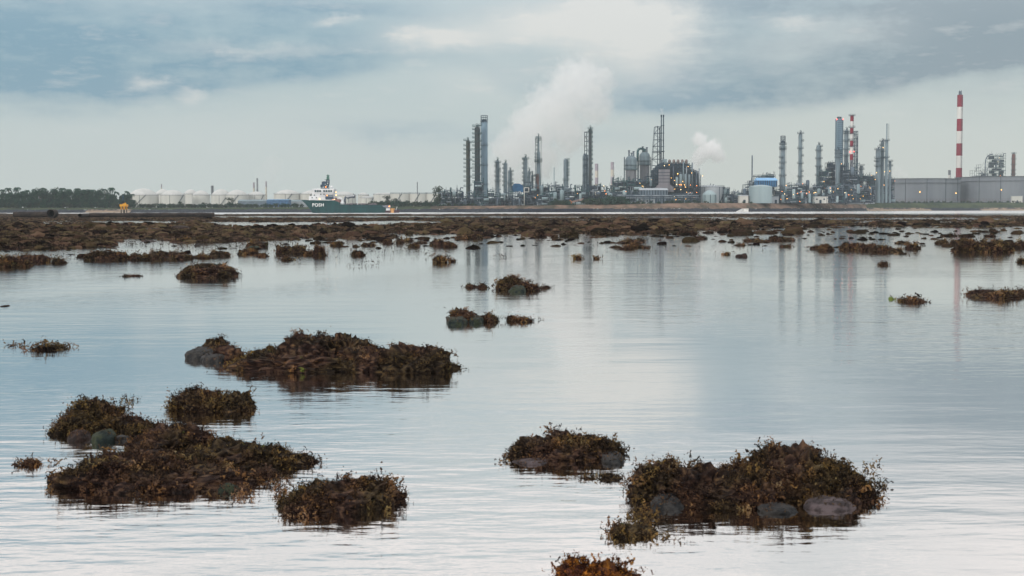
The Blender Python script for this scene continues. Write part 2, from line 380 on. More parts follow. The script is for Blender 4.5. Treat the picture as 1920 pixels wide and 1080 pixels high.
# ------------------------------------------------------------------ towers
rnd = random.Random(5)
def platform_mesh(R, w, a0_, a1_, m):
    b = MB(); n = 8
    b.lathe([(R * .9, 0), (R + w, 0), (R + w, .22), (R * .9, .22), (R * .9, 0)], n=n, a0=a0_, a1=a1_, smooth=False, cap=False)
    for i in range(n + 1):
        t_ = a0_ + (a1_ - a0_) * i / n; q = ((R + w) * cos(t_), (R + w) * sin(t_))
        b.tube((*q, .2), (*q, 1.3), .05, 3, cap=False)
    for z in (.75, 1.3):
        for i in range(n):
            ta = a0_ + (a1_ - a0_) * i / n; tb = a0_ + (a1_ - a0_) * (i + 1) / n
            b.tube(((R + w) * cos(ta), (R + w) * sin(ta), z), ((R + w) * cos(tb), (R + w) * sin(tb), z), .055, 3, cap=False)
    return b
def tower(px, top, w, Y, label, sections=None, m=None, plats=(), pw=1.3, pm=None, ladder=1, riser=1, head='cap', group='refinery process columns', base=None, cat='column', name='process_column', lamps=()):
    """sections: [(frac_z, r_frac)] outline; plats: list of (py, side) side -1 left, 1 right, 0 all round"""
    m = m or insul; pm = pm or steel2; s = ms(Y); z0 = zg(px)
    base = z0 if base is None else base
    p0 = P(px, 391, Y); H = P(px, top, Y).z - base; R = w * s / 2
    e = empty(name, (p0.x, Y, base), label, cat, group)
    sections = sections or [(0, 1), (1, 1)]
    b = MB(); prof = []
    for i, (fz, fr) in enumerate(sections): prof.append((R * fr, fz * H))
    rt = prof[-1][0]
    prof += [(rt * .85, H + rt * .25), (rt * .45, H + rt * .42), (0.02, H + rt * .5)]
    b.lathe(prof, n=16, cap=False); b.build('shell', m, e)
    def rad_at(z):
        f_ = z / H
        for (za, ra), (zb, rb) in zip(sections, sections[1:]):
            if za <= f_ <= zb: return R * (ra + (rb - ra) * ((f_ - za) / max(zb - za, 1e-6)))
        return R * sections[-1][1]
    cache = {}
    for py, side in plats:
        z = P(px, py, Y).z - base; rr = rad_at(min(z, H * .999)); key = (round(rr, 2), side)
        if key not in cache:
            a0_, a1_ = {0: (0, 2 * pi), -1: (pi * .62, pi * 1.5), 1: (-pi * .5, pi * .38)}[side]
            o = platform_mesh(rr, pw, a0_, a1_, pm).build('platform', pm, e); cache[key] = o
        else:
            o = cache[key].copy(); col.objects.link(o); o.parent = e
        o.location = (0, 0, z)
    if ladder:
        b = MB(); x = R * 1.12 * (1 if ladder > 0 else -1)
        for dx in (-.3, .3): b.tube((x + dx, -.4, 0), (x + dx, -.4, H), .09, 3)
        z = 1
        while z < H: b.tube((x - .3, -.4, z), (x + .3, -.4, z), .05, 3); z += 1.6
        b.build('ladder', pm, e)
    if riser:
        b = MB(); x = -R * 1.15 * (1 if riser > 0 else -1); r_ = max(.18, R * .16)
        b.poly([(x, .3, 0), (x, .3, H * .97), (x * .75, .2, H + rt * .45 + r_), (0, 0, H + rt * .5 + r_), (0, 0, H + .2)], r_, 6)
        b.build('overhead_pipe', pipe_m if m is not insul_b else pipe_d, e)
    if head == 'davit':
        b = MB(); b.poly([(rt * .5, 0, H), (rt * .5, 0, H + 2.6), (-rt * .3, 0, H + 3.0), (-rt * .5, 0, H + 2.3)], .15, 4)
        b.tube((0, 0, H), (0, 0, H + 1.8), rt * .3, 8); b.tube((0, 0, H + 1.8), (0, 0, H + 2.1), rt * .45, 8); b.build('davit', pm, e)
    if head == 'cage':
        b = MB(); hh = 5.0
        for i in range(10):
            t_ = 2 * pi * i / 10; b.tube((R * cos(t_), R * sin(t_), H - .5), (R * cos(t_), R * sin(t_), H + hh), .13, 4)
        for z in (H + hh * .45, H + hh * .72, H + hh):
            for i in range(10):
                ta, tb = 2 * pi * i / 10, 2 * pi * (i + 1) / 10
                b.tube((R * cos(ta), R * sin(ta), z), (R * cos(tb), R * sin(tb), z), .12, 4)
        b.lathe([(R * .9, H + .1), (R * .8, H + R * .6), (R * .3, H + R)], n=12)
        b.build('head_cage', pm, e)
    for lx, py, lm in lamps:
        lamp(e, (lx - px) * s, -R - 1.0, P(px, py, Y).z - base, lm)
    return e
def every(y0, y1, st, side='alt', rs=None):
    out = []; y = y0; k = 0; r_ = random.Random(int(y0 * 7 + y1))
    while y < y1:
        sd_ = (-1 if k % 2 else 1) if side == 'alt' else side
        out.append((y, sd_)); y += st * r_.uniform(.8, 1.2); k += 1
    return out
tower(877.5, 265, 6.5, 1010, 'slim dark green column, leftmost tall tower of the refinery', m=dkcol, plats=every(264, 350, 9, -1) + every(268, 350, 17, 1), pw=1.9, head='davit', riser=-1)
tower(894.8, 240, 9, 1000, 'thick dark brown ribbed column just left of the tallest pale tower', m=brcol, plats=every(237, 350, 7, -1) + every(236, 350, 14, 1), pw=1.8, head='davit', riser=-1)
tower(908.4, 230, 12.6, 1010, 'tallest pale blue grey tower with a cage top, beside two dark columns', m=insul_b, plats=[(229, -1), (273.5, 0), (311, 0), (347, 0)], pw=.35, pm=steel, head='cage', riser=0, ladder=-1)
tower(933.2, 303, 7.5, 1020, 'short pale column ringed by green platforms, third right of the tallest tower', m=insul, plats=[(305, 0), (312, -1), (318, 1), (323, 0), (331, 0), (340, 0)], sections=[(0, 1.15), (.28, 1.15), (.3, .85), (1, .85)], head='davit')
tower(948, 307, 6.3, 1060, 'short grey column left of a shorter twin, above the blue tarpaulin roof', m=insul, plats=every(309, 350, 8, -1), head='davit')
tower(956.6, 321, 6.2, 1040, 'shorter grey twin column rising beside the blue tarpaulin roof', m=insul, plats=every(322, 348, 8, 1) + [(345, 0)], head='davit')
tower(985.5, 297, 7, 1020, 'grey column with left side platforms, right of the blue tarpaulin roof', m=insul, plats=every(300, 350, 8, -1) + [(298, 0)], head='davit')
tower(992.4, 322, 5, 1030, 'small squat column leaning on the right of a taller grey column', m=insul, plats=[(325, 1), (333, -1)], head='davit')
tower(998, 328, 4.4, 1035, 'smallest stub column in the stepped trio right of the blue roof', m=insul, plats=[(331, 1), (338, 1)], riser=0, head='davit')
tower(1009.6, 258, 9.2, 1030, 'tall slender column with rusty lower half and platforms down its left', m=insul, sections=[(0, 1), (.34, 1), (.36, .92), (.64, .78), (.78, .74), (.8, .46), (1, .42)], plats=[(259, 0), (263, 0)] + every(268, 310, 7, -1) + [(300, 0), (304, 0), (330, -1)], pw=1.5, head='davit')
e = [o for o in col.objects if o.get('label', '').startswith('tall slender column with rusty')][0]
b = MB(); b.lathe([(1.82, 6), (1.84, 23)], n=12, a0=pi * .95, a1=pi * 1.55); b.build('rusty_panel', rust, e)
tower(1039, 314, 2.6, 1010, 'thin pale vent stack standing alone among low pipework', m=white3, sections=[(0, 1.1), (.5, 1.1), (.52, .7), (1, .7)], riser=0, ladder=0, group=None, cat='stack', name='vent_stack')
tower(1061.5, 300, 7.8, 1030, 'stocky grey column with hooped pipe on its top left', m=insul, plats=every(300, 335, 6, 1) + [(338, 0)], pw=1.1)
tower(1106.8, 243, 5.4, 1035, 'dark ringed column of the lattice pair with a small steam wisp', m=brcol, plats=every(250, 340, 9, 1) + [(247, 0), (242, 0)], pw=.9, head='davit')
tower(1099, 292, 10.5, 1045, 'broad pale vessel under the open lattice, beside a dark ringed column', m=insul, plats=[(300, 0), (312, 0), (330, 0)], pw=.5, pm=steel)
tower(1467, 268, 9, 1030, 'pale column with wide platforms, left of the thin capped column', m=insul, sections=[(0, 1.15), (.42, 1.15), (.44, .9), (1, .85)], plats=[(271, 0), (278, 0), (281, 0), (296, -1), (306, 0), (316, -1), (330, 0)], head='cage', pm=steel)
tower(1499.8, 252, 6, 1040, 'thin pale column with a T shaped top platform', m=insul, plats=[(251, 0), (265, 1), (279, 0), (293, 1), (307, 0), (322, 1), (332, 0)], riser=1, head='davit', pm=steel)
tower(1534.4, 274, 7.6, 1045, 'pale column with four ring platforms, left of the wide blue grey stack', m=insul, plats=[(275, 1), (283, 0), (298, 0), (313, 0), (329, 0)], head='davit', pm=steel)
tower(1570.6, 283, 7.6, 1030, 'small column standing in front of the wide blue grey stack', m=insul, plats=[(283, 0), (289, 0), (296, 0)], pm=steel, head='davit')
tower(1586, 246, 7, 1040, 'grey column tight between the wide stack and the red banded stack', m=insul, plats=[(247, 0), (251, -1), (265, 0), (281, 0), (293, 0)], pm=steel, head='davit')
b = MB(); tw = tower(1614.5, 312, 5, 1050, 'short column poking up right of the lattice frame', m=insul, plats=[(311, 0), (318, 0)], pm=steel)
tower(1646, 281, 8, 1060, 'broad left column of the far right trio, ringed by dark platforms', m=insul, plats=[(281, 0), (297, 0), (312, 0), (303, -1)], pm=steel, pw=1.7, head='davit', lamps=[(1641, 324, lampY)])
tower(1653.5, 267, 6, 1065, 'middle column of the far right trio, hung with lamps', m=insul, plats=[(266, 0), (273, -1), (284, 0), (297, 0)], pm=steel, head='davit', lamps=[(1653, 277, lampY), (1656, 322, lampY)])
tower(1661, 232, 5.4, 1060, 'tallest of the far right trio, topped by a thin stack', m=insul, sections=[(0, 1), (.795, 1), (.8, .42), (1, .42)], plats=[(264, 0), (296, 0), (312, 1)], pm=steel, riser=0, lamps=[(1666, 321, lampY)])
tower(1409.6, 291, 2.4, 1000, 'thin dark free standing stack left of the blue roofed shed', m=pipe_d, sections=[(0, 1), (.97, 1), (1, .7)], riser=0, ladder=0, group=None, cat='stack', name='vent_stack')
tower(1899, 290, 6, 1650, 'slim rusty column behind the rightmost grey tank', m=rust, plats=every(288, 330, 9, 0), pm=steel, head='davit', base=6)
tower(1668, 303, 4, 1070, 'low column right of the topmost thin stack', m=insul, plats=[(303, 0), (312, 1)], pm=steel)

# wide square-ish stack with red lamps
def stack(px, top, w, Y, label, m, lamps=()):
    s = ms(Y); e = empty('wide_stack', (P(px, 391, Y).x, Y, zg(px)), label, 'stack'); H = P(px, top, Y).z - zg(px); R = w * s / 2
    b = MB(); n = 8; b.lathe([(R, 0), (R, H * .97), (R * .99, H * .975)], n=n, smooth=False, a0=pi / 8, a1=pi / 8 + 2 * pi); b.build('shell', m, e)
    b = MB(); b.lathe([(R * .62, H * .97), (R * .60, H)], n=16); b.build('flue_mouth', pipe_d, e)
    b = MB()
    for z in np.linspace(H * .36, H * .95, 26):
        for x in (-.55, -.2, .15, .5): b.box(R * x, R * x + .55, -R * .97, -R * .9, z, z + .5)
    b.build('vent_openings', steel, e)
    b = MB()
    for x in (-R * .9, R * .9): b.box(x - .15, x + .15, -R * .55, -R * .35, 0, H * .96)
    b.build('edge_rib', pipe_d, e)
    for lx, ly in lamps: lamp(e, (lx - px) * s, -R * .9, P(px, ly, Y).z - zg(px), lampR, .6)
    return e
stack(1571.7, 219, 14.6, 1120, 'wide blue grey concrete stack with red lamps at its top', insul_b, [(1565.5, 224), (1577.5, 224)])

def banded(px, Y, w, bands, base_z, label, tip=None, plats=(), wt=None, lamps=()):
    s = ms(Y); e = empty('banded_chimney', (P(px, 391, Y).x, Y, base_z), label, 'chimney')
    zt = P(px, bands[0][0], Y).z - base_z; R = w * s / 2
    def rr(z): return R * (1.06 - .12 * z / zt) if wt is None else R
    for y0, y1, k in bands:
        za, zb = P(px, y1, Y).z - base_z, P(px, y0, Y).z - base_z
        b = MB(); b.lathe([(rr(za), max(za, 0)), (rr(zb), zb)], n=24, cap=True)
        b.build({'r': 'red_band', 'w': 'white_band', 'g': 'grey_shaft', 'p': 'hazed_band', 'c': 'cream_band'}[k], {'r': red, 'w': whb, 'g': conc, 'p': mat('hazed_mauve_paint', (.40, .33, .40), .7), 'c': mat('cream_paint', (.72, .66, .56), .7)}[k], e)  # far mauve and cream bands: distance haze put into the paint colours
    if tip:
        z = P(px, tip, Y).z - base_z; b = MB(); b.lathe([(R * .55, zt - .1), (R * .48, z), (R * .4, z), (R * .4, z - 1)], n=16); b.build('tip', pipe_d, e)
        b = MB()
        for x in (-.3, .3): b.tube((R * x, -R * .4, zt), (R * x, -R * .4, z + 1), .2, 5)
        b.build('flue_pipe', steel, e)
    for py in plats:
        z = P(px, py, Y).z - base_z
        o = platform_mesh(R, 1.2, 0, 2 * pi, steel).build('platform', steel, e); o.location = (0, 0, z)
    b = MB()
    for dx in (-.35, .35): b.tube((R * .5 + dx, -R * .96, 0), (R * .45 + dx, -R * .96, zt), .1, 3)
    b.build('ladder', steel, e)
    for lx, ly in lamps: lamp(e, (lx - px) * s, -R * 1.2, P(px, ly, Y).z - base_z, lampR, .5)
    return e
ch = [(178, 200.5, 'r'), (200.5, 223, 'w'), (223, 246, 'r'), (246, 269, 'w'), (269, 292, 'r'), (292, 315, 'w'), (315, 386, 'r')]
banded(1797, 1420, 11, ch, 6.5, 'tall red and white chimney rising behind the two grey tanks', tip=171)
banded(1595.6, 1035, 6.4, [(216, 227.5, 'r'), (227.5, 240, 'w'), (240, 251, 'r'), (251, 264, 'w'), (264, 275.5, 'r'), (275.5, 289, 'w'), (289, 300, 'r'), (300, 386, 'g')], 5.6,
       'slim red and white stack within the lattice frame', plats=(217.5, 239.5, 251, 263, 275), wt=1, lamps=[(1591.5, 284.5), (1599, 284.5)])
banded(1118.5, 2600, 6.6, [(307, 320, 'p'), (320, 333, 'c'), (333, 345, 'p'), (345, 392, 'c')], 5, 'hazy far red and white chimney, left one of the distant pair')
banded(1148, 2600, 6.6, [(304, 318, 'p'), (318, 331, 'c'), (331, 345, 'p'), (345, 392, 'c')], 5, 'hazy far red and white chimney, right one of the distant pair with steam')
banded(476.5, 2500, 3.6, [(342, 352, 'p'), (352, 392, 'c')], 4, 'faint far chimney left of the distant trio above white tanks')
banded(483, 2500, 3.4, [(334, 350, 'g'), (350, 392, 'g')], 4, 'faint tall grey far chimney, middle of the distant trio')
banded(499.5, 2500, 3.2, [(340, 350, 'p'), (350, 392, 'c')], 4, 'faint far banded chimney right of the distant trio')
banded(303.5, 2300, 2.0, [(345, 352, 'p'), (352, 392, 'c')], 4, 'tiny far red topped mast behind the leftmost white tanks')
banded(398.5, 2300, 5.4, [(348, 392, 'g')], 4, 'short broad far silo behind the row of white tanks')
banded(1779, 1380, 5, [(319, 328, 'g'), (328, 392, 'w')], 6.5, 'short pale stack just left of the tall red and white chimney')
banded(782.5, 1700, 1.4, [(341, 392, 'g')], 4, 'thin lone mast behind the flat topped white tanks')

# lattice beside the dark column and flare derrick
def lattice(b, x0a, x1a, x0b, x1b, ya, yb, z0, z1, nlev, r=.16, nx=2):
    """tapered braced tower between z0 (x0a..x1a) and z1 (x0b..x1b)"""
    zs = [z0 + (z1 - z0) * i / nlev for i in range(nlev + 1)]
    def xx(z, k):
        w_ = (z - z0) / (z1 - z0); l = x0a + (x0b - x0a) * w_; r_ = x1a + (x1b - x1a) * w_; return l + (r_ - l) * k
    for y in (ya, yb):
        for k in np.linspace(0, 1, nx): b.tube((xx(z0, k), y, z0), (xx(z1, k), y, z1), r, 4)
        for i, (a, c) in enumerate(zip(zs, zs[1:])):
            b.tube((xx(c, 0), y, c), (xx(c, 1), y, c), r * .8, 4)
            if i % 2: b.tube((xx(a, 0), y, a), (xx(c, 1), y, c), r * .6, 3)
            else: b.tube((xx(a, 1), y, a), (xx(c, 0), y, c), r * .6, 3)
    for c in zs[1:]:
        for k in (0, 1): b.tube((xx(c, k), ya, c), (xx(c, k), yb, c), r * .7, 3)
def at(px, Y, z=None): return (P(px, 391, Y).x, Y, zg(px) if z is None else z)
Y = 1040; s = ms(Y)
e = empty('lattice_tower', at(1100, Y), 'open steel lattice rising left of the dark ringed column', 'tower')
b = MB(); lattice(b, -4 * s, 4 * s, -4 * s, 4 * s, -2, 2, 0, P(1100, 248, Y).z - zg(1100), 16, .14, 3); b.build('steel_frame', steel, e)
b = MB(); z = P(1100, 248, Y).z - zg(1100); b.box(-4.6 * s, 4.2 * s, -2.3, 2.3, z + .02, z + .3); b.build('top_deck', steel, e)

Y = 1050; s = ms(Y); zb = zg(1230); H = P(1230, 216, Y).z - zb; z1 = P(1230, 238, Y).z - zb
e = empty('flare_derrick', at(1232, Y), 'braced flare derrick with twin tall dark stacks', 'flare stack')
b = MB(); lattice(b, -16 * s, 8 * s, -5 * s, 6 * s, -3.5, 3.5, 0, z1, 12, .17, 2); b.build('steel_frame', steel, e)
for x, h_, r_ in ((7.3, H, .42), (11.3, H, .42), (.5, z1 + .4, .3), (4.2, z1 - 1, .3)):
    b = MB(); b.tube((x * s, 0, 0), (x * s, 0, h_), r_ * .95, 8); b.tube((x * s, 0, h_ - 1.2), (x * s, 0, h_ + .3), r_ * 1.35, 8); b.build('flare_pipe', steel, e)
b = MB()
for py in (236, 250, 263, 275, 285, 297, 308):
    z = P(1230, py, Y).z - zb; b.box(6 * s, 12.8 * s, -1.2, 1.2, z, z + .3)
b.build('guide_brackets', steel, e)
b = MB(); z = P(1230, 285, Y).z - zb; b.box(-8 * s, 12.8 * s, -3.9, 3.9, z + .35, z + .6); b.build('platform', steel, e)

# domed silos with gooseneck pipe
def silo(px, w, ytop, yshould, ybody, ybase, Y, label, goose=False):
    s = ms(Y); z0 = zg(px); e = empty('domed_silo', at(px, Y), label, 'silo', 'domed silos'); R = w * s / 2
    zt, zs_, zb_, z9 = (P(px, q, Y).z - z0 for q in (ytop, yshould, ybody, ybase))
    b = MB(); prof = [(R, zb_), (R, zs_)] + [(R * cos(a), zs_ + (zt - zs_) * sin(a)) for a in np.linspace(.15, pi / 2 - .02, 9)]
    b.lathe(prof, n=28); b.build('shell', insul, e)
    b = MB(); b.lathe([(R * .97, 0), (R * .97, zb_ - .4)], n=8, smooth=False, a0=pi / 8, a1=pi / 8 + 2 * pi); b.build('skirt', conc, e)
    for z in (zb_ - .3, (zb_ * .55 + zs_ * .45)):
        o = platform_mesh(R, 1.0, 0, 2 * pi, steel2).build('platform', steel2, e); o.location = (0, 0, z)
        if z > zb_: o.scale = (1.0, 1.0, .5)
    b = MB()
    for x, hh in ((-.35, 3.2), (.1, 1.5), (.42, 2.6)): b.tube((R * x, 0, zt - 1), (R * x, 0, zt + hh), .55, 8); b.tube((R * x, 0, zt + hh), (R * x, 0, zt + hh + .5), .85, 8)
    b.build('nozzle', pipe_d, e)
    if goose:
        b = MB(); q = lambda a, c: ((a - px) * s, -R * .3, P(px, c, Y).z - z0)
        b.poly([q(1195, 303), q(1195, 284), q(1196.5, 280.5), q(1199, 278.8), q(1204, 278.8), q(1207, 280.5), q(1208, 284)], .85, 10); b.build('gooseneck_pipe', steel2, e)
    b = MB(); b.tube((-R - .6, 0, 0), (-R - .6, 0, zt - 1), .35, 6); b.tube((R + .5, 0, 0), (R + .5, 0, zs_), .25, 6); b.build('side_pipe', steel, e)
    return e
silo(1183, 22, 291.5, 301, 318, 334, 1030, 'pale domed silo on an octagonal skirt, left of the gooseneck pipe')
silo(1208.3, 20, 284, 294, 309, 322, 1050, 'taller domed silo fed by the dark gooseneck pipe', True)

# reactor block
Y = 1000; s = ms(Y); px0 = 1222; zb = zg(1270)
q = lambda x, y: ((x - px0) * s, P(1270, y, Y).z - zb)
e = empty('reactor_block', at(px0, Y, zb), 'huge dark steel reactor block with sloping right shoulder and orange lamps', 'plant block')
prof = [(1225, 318), (1236, 307), (1243, 304), (1290, 304), (1297, 309), (1300, 316), (1311, 322), (1315, 332)]
def top_at(x):
    for (a, c), (d, f_) in zip(prof, prof[1:]):
        if a <= x <= d: return c + (f_ - c) * (x - a) / (d - a)
    return 340
b = MB(); xs = np.arange(1225, 1316, 4.2)
for yb_ in (0, 5, 10, 15, 20):
    for x in xs: b.tube((q(x, 0)[0], yb_, 0), (q(x, 0)[0], yb_, q(x, top_at(x))[1]), .2, 4)
    for lv in range(308, 384, 6):
        xx = [x for x in xs if top_at(x) <= lv]
        if len(xx) > 1: b.tube((q(xx[0], 0)[0], yb_, q(0, lv)[1]), (q(xx[-1], 0)[0], yb_, q(0, lv)[1]), .2, 4)
        for i, x in enumerate(xx[:-1]):
            if (i + lv) % 3 == 0: b.tube((q(x, 0)[0], yb_, q(0, lv)[1]), (q(xx[i + 1], 0)[0], yb_, q(0, lv)[1] + 2.2), .12, 3)
for x in xs[::2]:
    for lv in range(308, 384, 6):
        if top_at(x) <= lv: b.tube((q(x, 0)[0], 0, q(0, lv)[1]), (q(x, 0)[0], 20, q(0, lv)[1]), .16, 4)
b.build('steel_frame', steel, e)
b = MB()
for i, (a, c) in enumerate(zip(xs, xs[1:])):
    b.box(q(a, 0)[0], q(c, 0)[0] - .1, 8 + (i % 3), 12, 0, q(0, top_at((a + c) / 2) + 2 + (i * 7 % 4))[1])
b.build('furnace_casing', mat('sooty_casing', (.085, .11, .13), .7, 0, (.045, .06, .08), .3, True), e)
b = MB(); b.box(q(1234, 0)[0], q(1254.5, 0)[0], -4, 3, q(0, 346)[1], q(0, 318)[1]); 
x0, x1, x2, x3 = q(1228, 0)[0], q(1234, 0)[0], q(1254.5, 0)[0], q(1262, 0)[0]; za, zc = q(0, 352)[1], q(0, 346)[1]
b.add([(x0, -4, za), (x3, -4, za), (x2, -4, zc), (x1, -4, zc), (x0, 3, za), (x3, 3, za), (x2, 3, zc), (x1, 3, zc)], [(0, 1, 2, 3), (0, 3, 7, 4), (1, 5, 6, 2), (4, 7, 6, 5)])
b.box(x0, x3, -4, 3, za - 3, za)
b.build('flue_duct', mat('duct_grey', (.20, .19, .21), .7, 0, (.14, .14, .16), .3, True), e)
b = MB()
for lv in (324, 330, 336, 342): b.box(q(1233, 0)[0], q(1255, 0)[0], -4.25, -4, q(0, lv)[1], q(0, lv)[1] + .35)
b.build('duct_stiffener', steel, e)
for x in (1256.5, 1264.5, 1272.5, 1280.5, 1288):
    b = MB(); c_ = q(x, 303.6); b.lathe([(2.6 * s, c_[1] - 1), (2.7 * s, c_[1] + .8), (2 * s, c_[1] + 1.7), (.2, c_[1] + 2)], c=(c_[0], 5), n=12); b.build('roof_drum', mat('brown_drum', (.22, .18, .17), .6, .1), e)
b = MB(); c_ = q(1245.5, 304); b.box(q(1243, 0)[0], q(1250.5, 0)[0], 1, 8, c_[1], c_[1] + 2.2); b.build('roof_housing', insul, e)
rr_ = random.Random(9)
for x, y0, y1, r_, m_ in ((1268.5, 332, 350, 1.0, insul), (1276, 326, 352, 1.1, insul), (1285, 326, 352, 1.0, insul), (1291.5, 327, 352, .9, insul), (1280.5, 304, 345, .45, insul), (1297, 305, 352, .45, insul), (1310.5, 316, 350, .45, pipe_m), (1220, 333, 349, .8, insul), (1262, 311, 345, .4, pipe_d), (1305, 320, 360, .5, pipe_d), (1286.5, 312, 340, .35, pipe_m)):
    b = MB(); x_ = q(x, 0)[0]; b.tube((x_, -1.2, q(0, y1)[1]), (x_, -1.2, q(0, y0)[1]), r_, 8); b.build('riser_pipe', m_, e)
b = MB()
for k in range(46):
    x = rr_.uniform(1226, 1304); lv = rr_.uniform(max(top_at(x), 306) + 6, 380); L_ = rr_.uniform(2, 9)
    if 1232 < x < 1256 and lv < 352: continue
    b.tube((q(x, 0)[0], -.7, q(0, lv)[1]), (q(x + L_, 0)[0], -.7, q(0, lv)[1]), rr_.uniform(.12, .35), 5)
b.build('pipework', pipe_d, e)
for lx, ly, k in ((1244, 311, 'W'), (1253, 309.5, 'Y'), (1289, 312.5, 'Y'), (1269.5, 326, 'Y'), (1257, 334, 'Y'), (1264, 338.5, 'Y'), (1279, 340.5, 'Y'), (1276, 346.5, 'O'), (1282, 346.8, 'Y'), (1293.5, 347, 'O'), (1305, 348.3, 'O'), (1267.5, 346, 'W'), (1272.5, 346.3, 'O'), (1284, 351, 'Y'), (1264, 354.6, 'Y'), (1275.5, 355.4, 'W'), (1286.5, 360.5, 'Y'), (1293.5, 361, 'O'), (1295.5, 324.5, 'Y'), (1316, 330, 'Y'), (1228.5, 361.5, 'O'), (1305, 361, 'O')):
    lamp(e, q(lx, 0)[0], -4.6 if 1226 < lx < 1258 else -2.6, q(0, ly)[1], {'W': lampW, 'Y': lampY, 'O': lampO}[k], .62 if (lx, k) in ((1276, 'O'), (1228.5, 'O'), (1269.5, 'Y')) else .4)

# ------------------------------------------------------------------ tanks
def tank(px0, px1, rim, bottom, dome, Y, label, m, roof=None, girder=False, stair=None, seams=0, group='storage tanks', mast=0, prof=None, lamps=(), rail=True, base=None):
    s = ms(Y); px = (px0 + px1) / 2; R = (px1 - px0) * s / 2
    zb_ = P(px, bottom, Y - R).z if base is None else base
    e = empty('storage_tank', (P(px, 391, Y).x, Y, zb_), label, 'tank', group)
    H = P(px, rim, Y).z - zb_; n = 48
    b = MB(); b.lathe([(R, 0), (R, H)], n=n, cap=False); b.build('shell', m, e)
    zd = P(px, dome, Y).z - zb_ if dome else H - .6
    b = MB()
    if dome: b.lathe([(R * cos(a) * 1.0 if a < 1.5 else .05, H + (zd - H) * (1 - (cos(a)) ** 2)) for a in np.linspace(0, pi / 2, 9)], n=n, cap=False)
    else: b.lathe([(R * .995, H - .8), (.05, H - .7)], n=n, cap=False)
    b.build('roof', roof or m, e)
    if girder:
        for z in (H - .3, H - 4.2):
            b = MB(); b.lathe([(R * .999, z), (R + .9, z), (R + .9, z + .35), (R * .999, z + .35)], n=n, cap=False, smooth=False); b.build('wind_girder', greyt2, e)
        b = MB()
        for i in range(60):
            a = 2 * pi * i / 60; b.tube(((R + .8) * cos(a), (R + .8) * sin(a), H), ((R + .8) * cos(a), (R + .8) * sin(a), H + 1.1), .06, 3)
        b.build('handrail', steel, e)
    elif rail:
        b = MB(); b.lathe([(R + .25, H - .15), (R + .25, H + .1)], n=n, cap=False)
        for i in range(28):
            a = 2 * pi * i / 28; b.tube((R * cos(a), R * sin(a), H), (R * cos(a), R * sin(a), H + 1.1), .06, 3)
        b.lathe([(R, H + 1.05), (R, H + 1.15)], n=n, cap=False)
        b.build('handrail', steel, e)
    for k in range(seams):
        a = -pi / 2 + (k - (seams - 1) / 2) * (2.3 / max(seams, 1)); b = MB()
        b.tube((R * 1.003 * cos(a), R * 1.003 * sin(a), 0), (R * 1.003 * cos(a), R * 1.003 * sin(a), H), .2, 4); b.build('drain_pipe', steel, e)
    if stair is not None:
        b = MB(); pts = []; a = stair
        for i in range(13): pts.append(((R + .5) * cos(a + i * .07), (R + .5) * sin(a + i * .07), H * i / 12))
        for p_, q_ in zip(pts, pts[1:]): b.tube(p_, q_, .28, 4); b.tube((p_[0], p_[1], p_[2] + 1.1), (q_[0], q_[1], q_[2] + 1.1), .07, 3)
        b.build('stairway', steel, e)
    if mast:
        b = MB(); b.tube((0, 0, zd), (0, 0, zd + mast), .2, 5); b.tube((2, 0, zd - .5), (2, 0, zd + mast * .5), .4, 6); b.build('roof_vent', pipe_d, e)
    for lx, ly, lm in lamps: lamp(e, (lx - px) * s, -R - 1.2, P(px, ly, Y).z - zb_, lm, .8)
    return e
YT = 1620
for px0, px1, rim, bot, dome, Yt, lab, st in (
    (241, 297, 366, 385, 353, 1560, 'white domed tank beside the palm grove, leftmost of the tank row', -2.0),
    (291, 322, 364, 385, 354.5, 1800, 'greyish domed tank peeping between the two leftmost white tanks', None),
    (301, 347, 366, 385, 356, 1560, 'white domed tank second from the palm grove', -1.2),
    (345, 371, 364, 385, 354.8, 1800, 'greyish domed tank behind the gap right of the second tank', None),
    (361, 394, 366, 385, 357, 1600, 'white domed tank, third from the palm grove', None),
    (396, 434, 366, 385, 354.3, 1660, 'white domed tank with a stair down its right side', -1.6),
    (424, 466, 366, 385, 355.8, 1580, 'white domed tank left of the three faint chimneys', -2.1),
    (464, 498, 366, 385, 359, 1600, 'smaller white domed tank directly below the faint chimneys', -1.4),
    (514, 564, 364, 385, 355.5, 1540, 'white domed tank above the blue shed roof', -1.9),
    (563, 612, 364, 385, 356.5, 1540, 'white domed tank hidden partly by the ship bow', -1.9),
    (624, 668, 366, 385, 359, 1540, 'white domed tank between the ship bridge and its crane', None),
    (671, 692, 366, 385, 361, 1700, 'small white domed tank right of the ship crane', None),
    (675, 701, 371, 385, 367.5, 1500, 'lowest white domed tank, in front of its row', -1.3),
    (700, 722, 365, 385, 361.5, 1700, 'narrow white domed tank left of the paired one', None),
    (712, 737, 365, 385, 361, 1600, 'white domed tank touching the flat topped tanks', None)):
    tank(px0, px1, rim, bot, dome, Yt, lab, white, roof=mat('grey_dome_paint', (.54, .54, .53), .6, 0, (.45, .46, .45), .1), stair=st, seams=1 if st else 0, group='white domed storage tanks', mast=0, base=4.0)  # domes painted slightly greyer than the tank shells
for px0, px1, lab in ((732, 770, 'flat topped cream tank, left of the three in line'), (767, 802, 'flat topped cream tank, middle of the three in line'), (798, 832, 'flat topped cream tank beside the refinery tree')):
    tank(px0, px1, 363, 384, None, 1480, lab, white, roof=greyt2, stair=-2.2, seams=1, group='flat topped white tanks', base=4.0)
tank(1307, 1357, 350.5, 380, 347.5, 1015, 'wide pale tank with a low dome, behind the arched tank', white2, mast=1.5, seams=2, stair=-1.0)
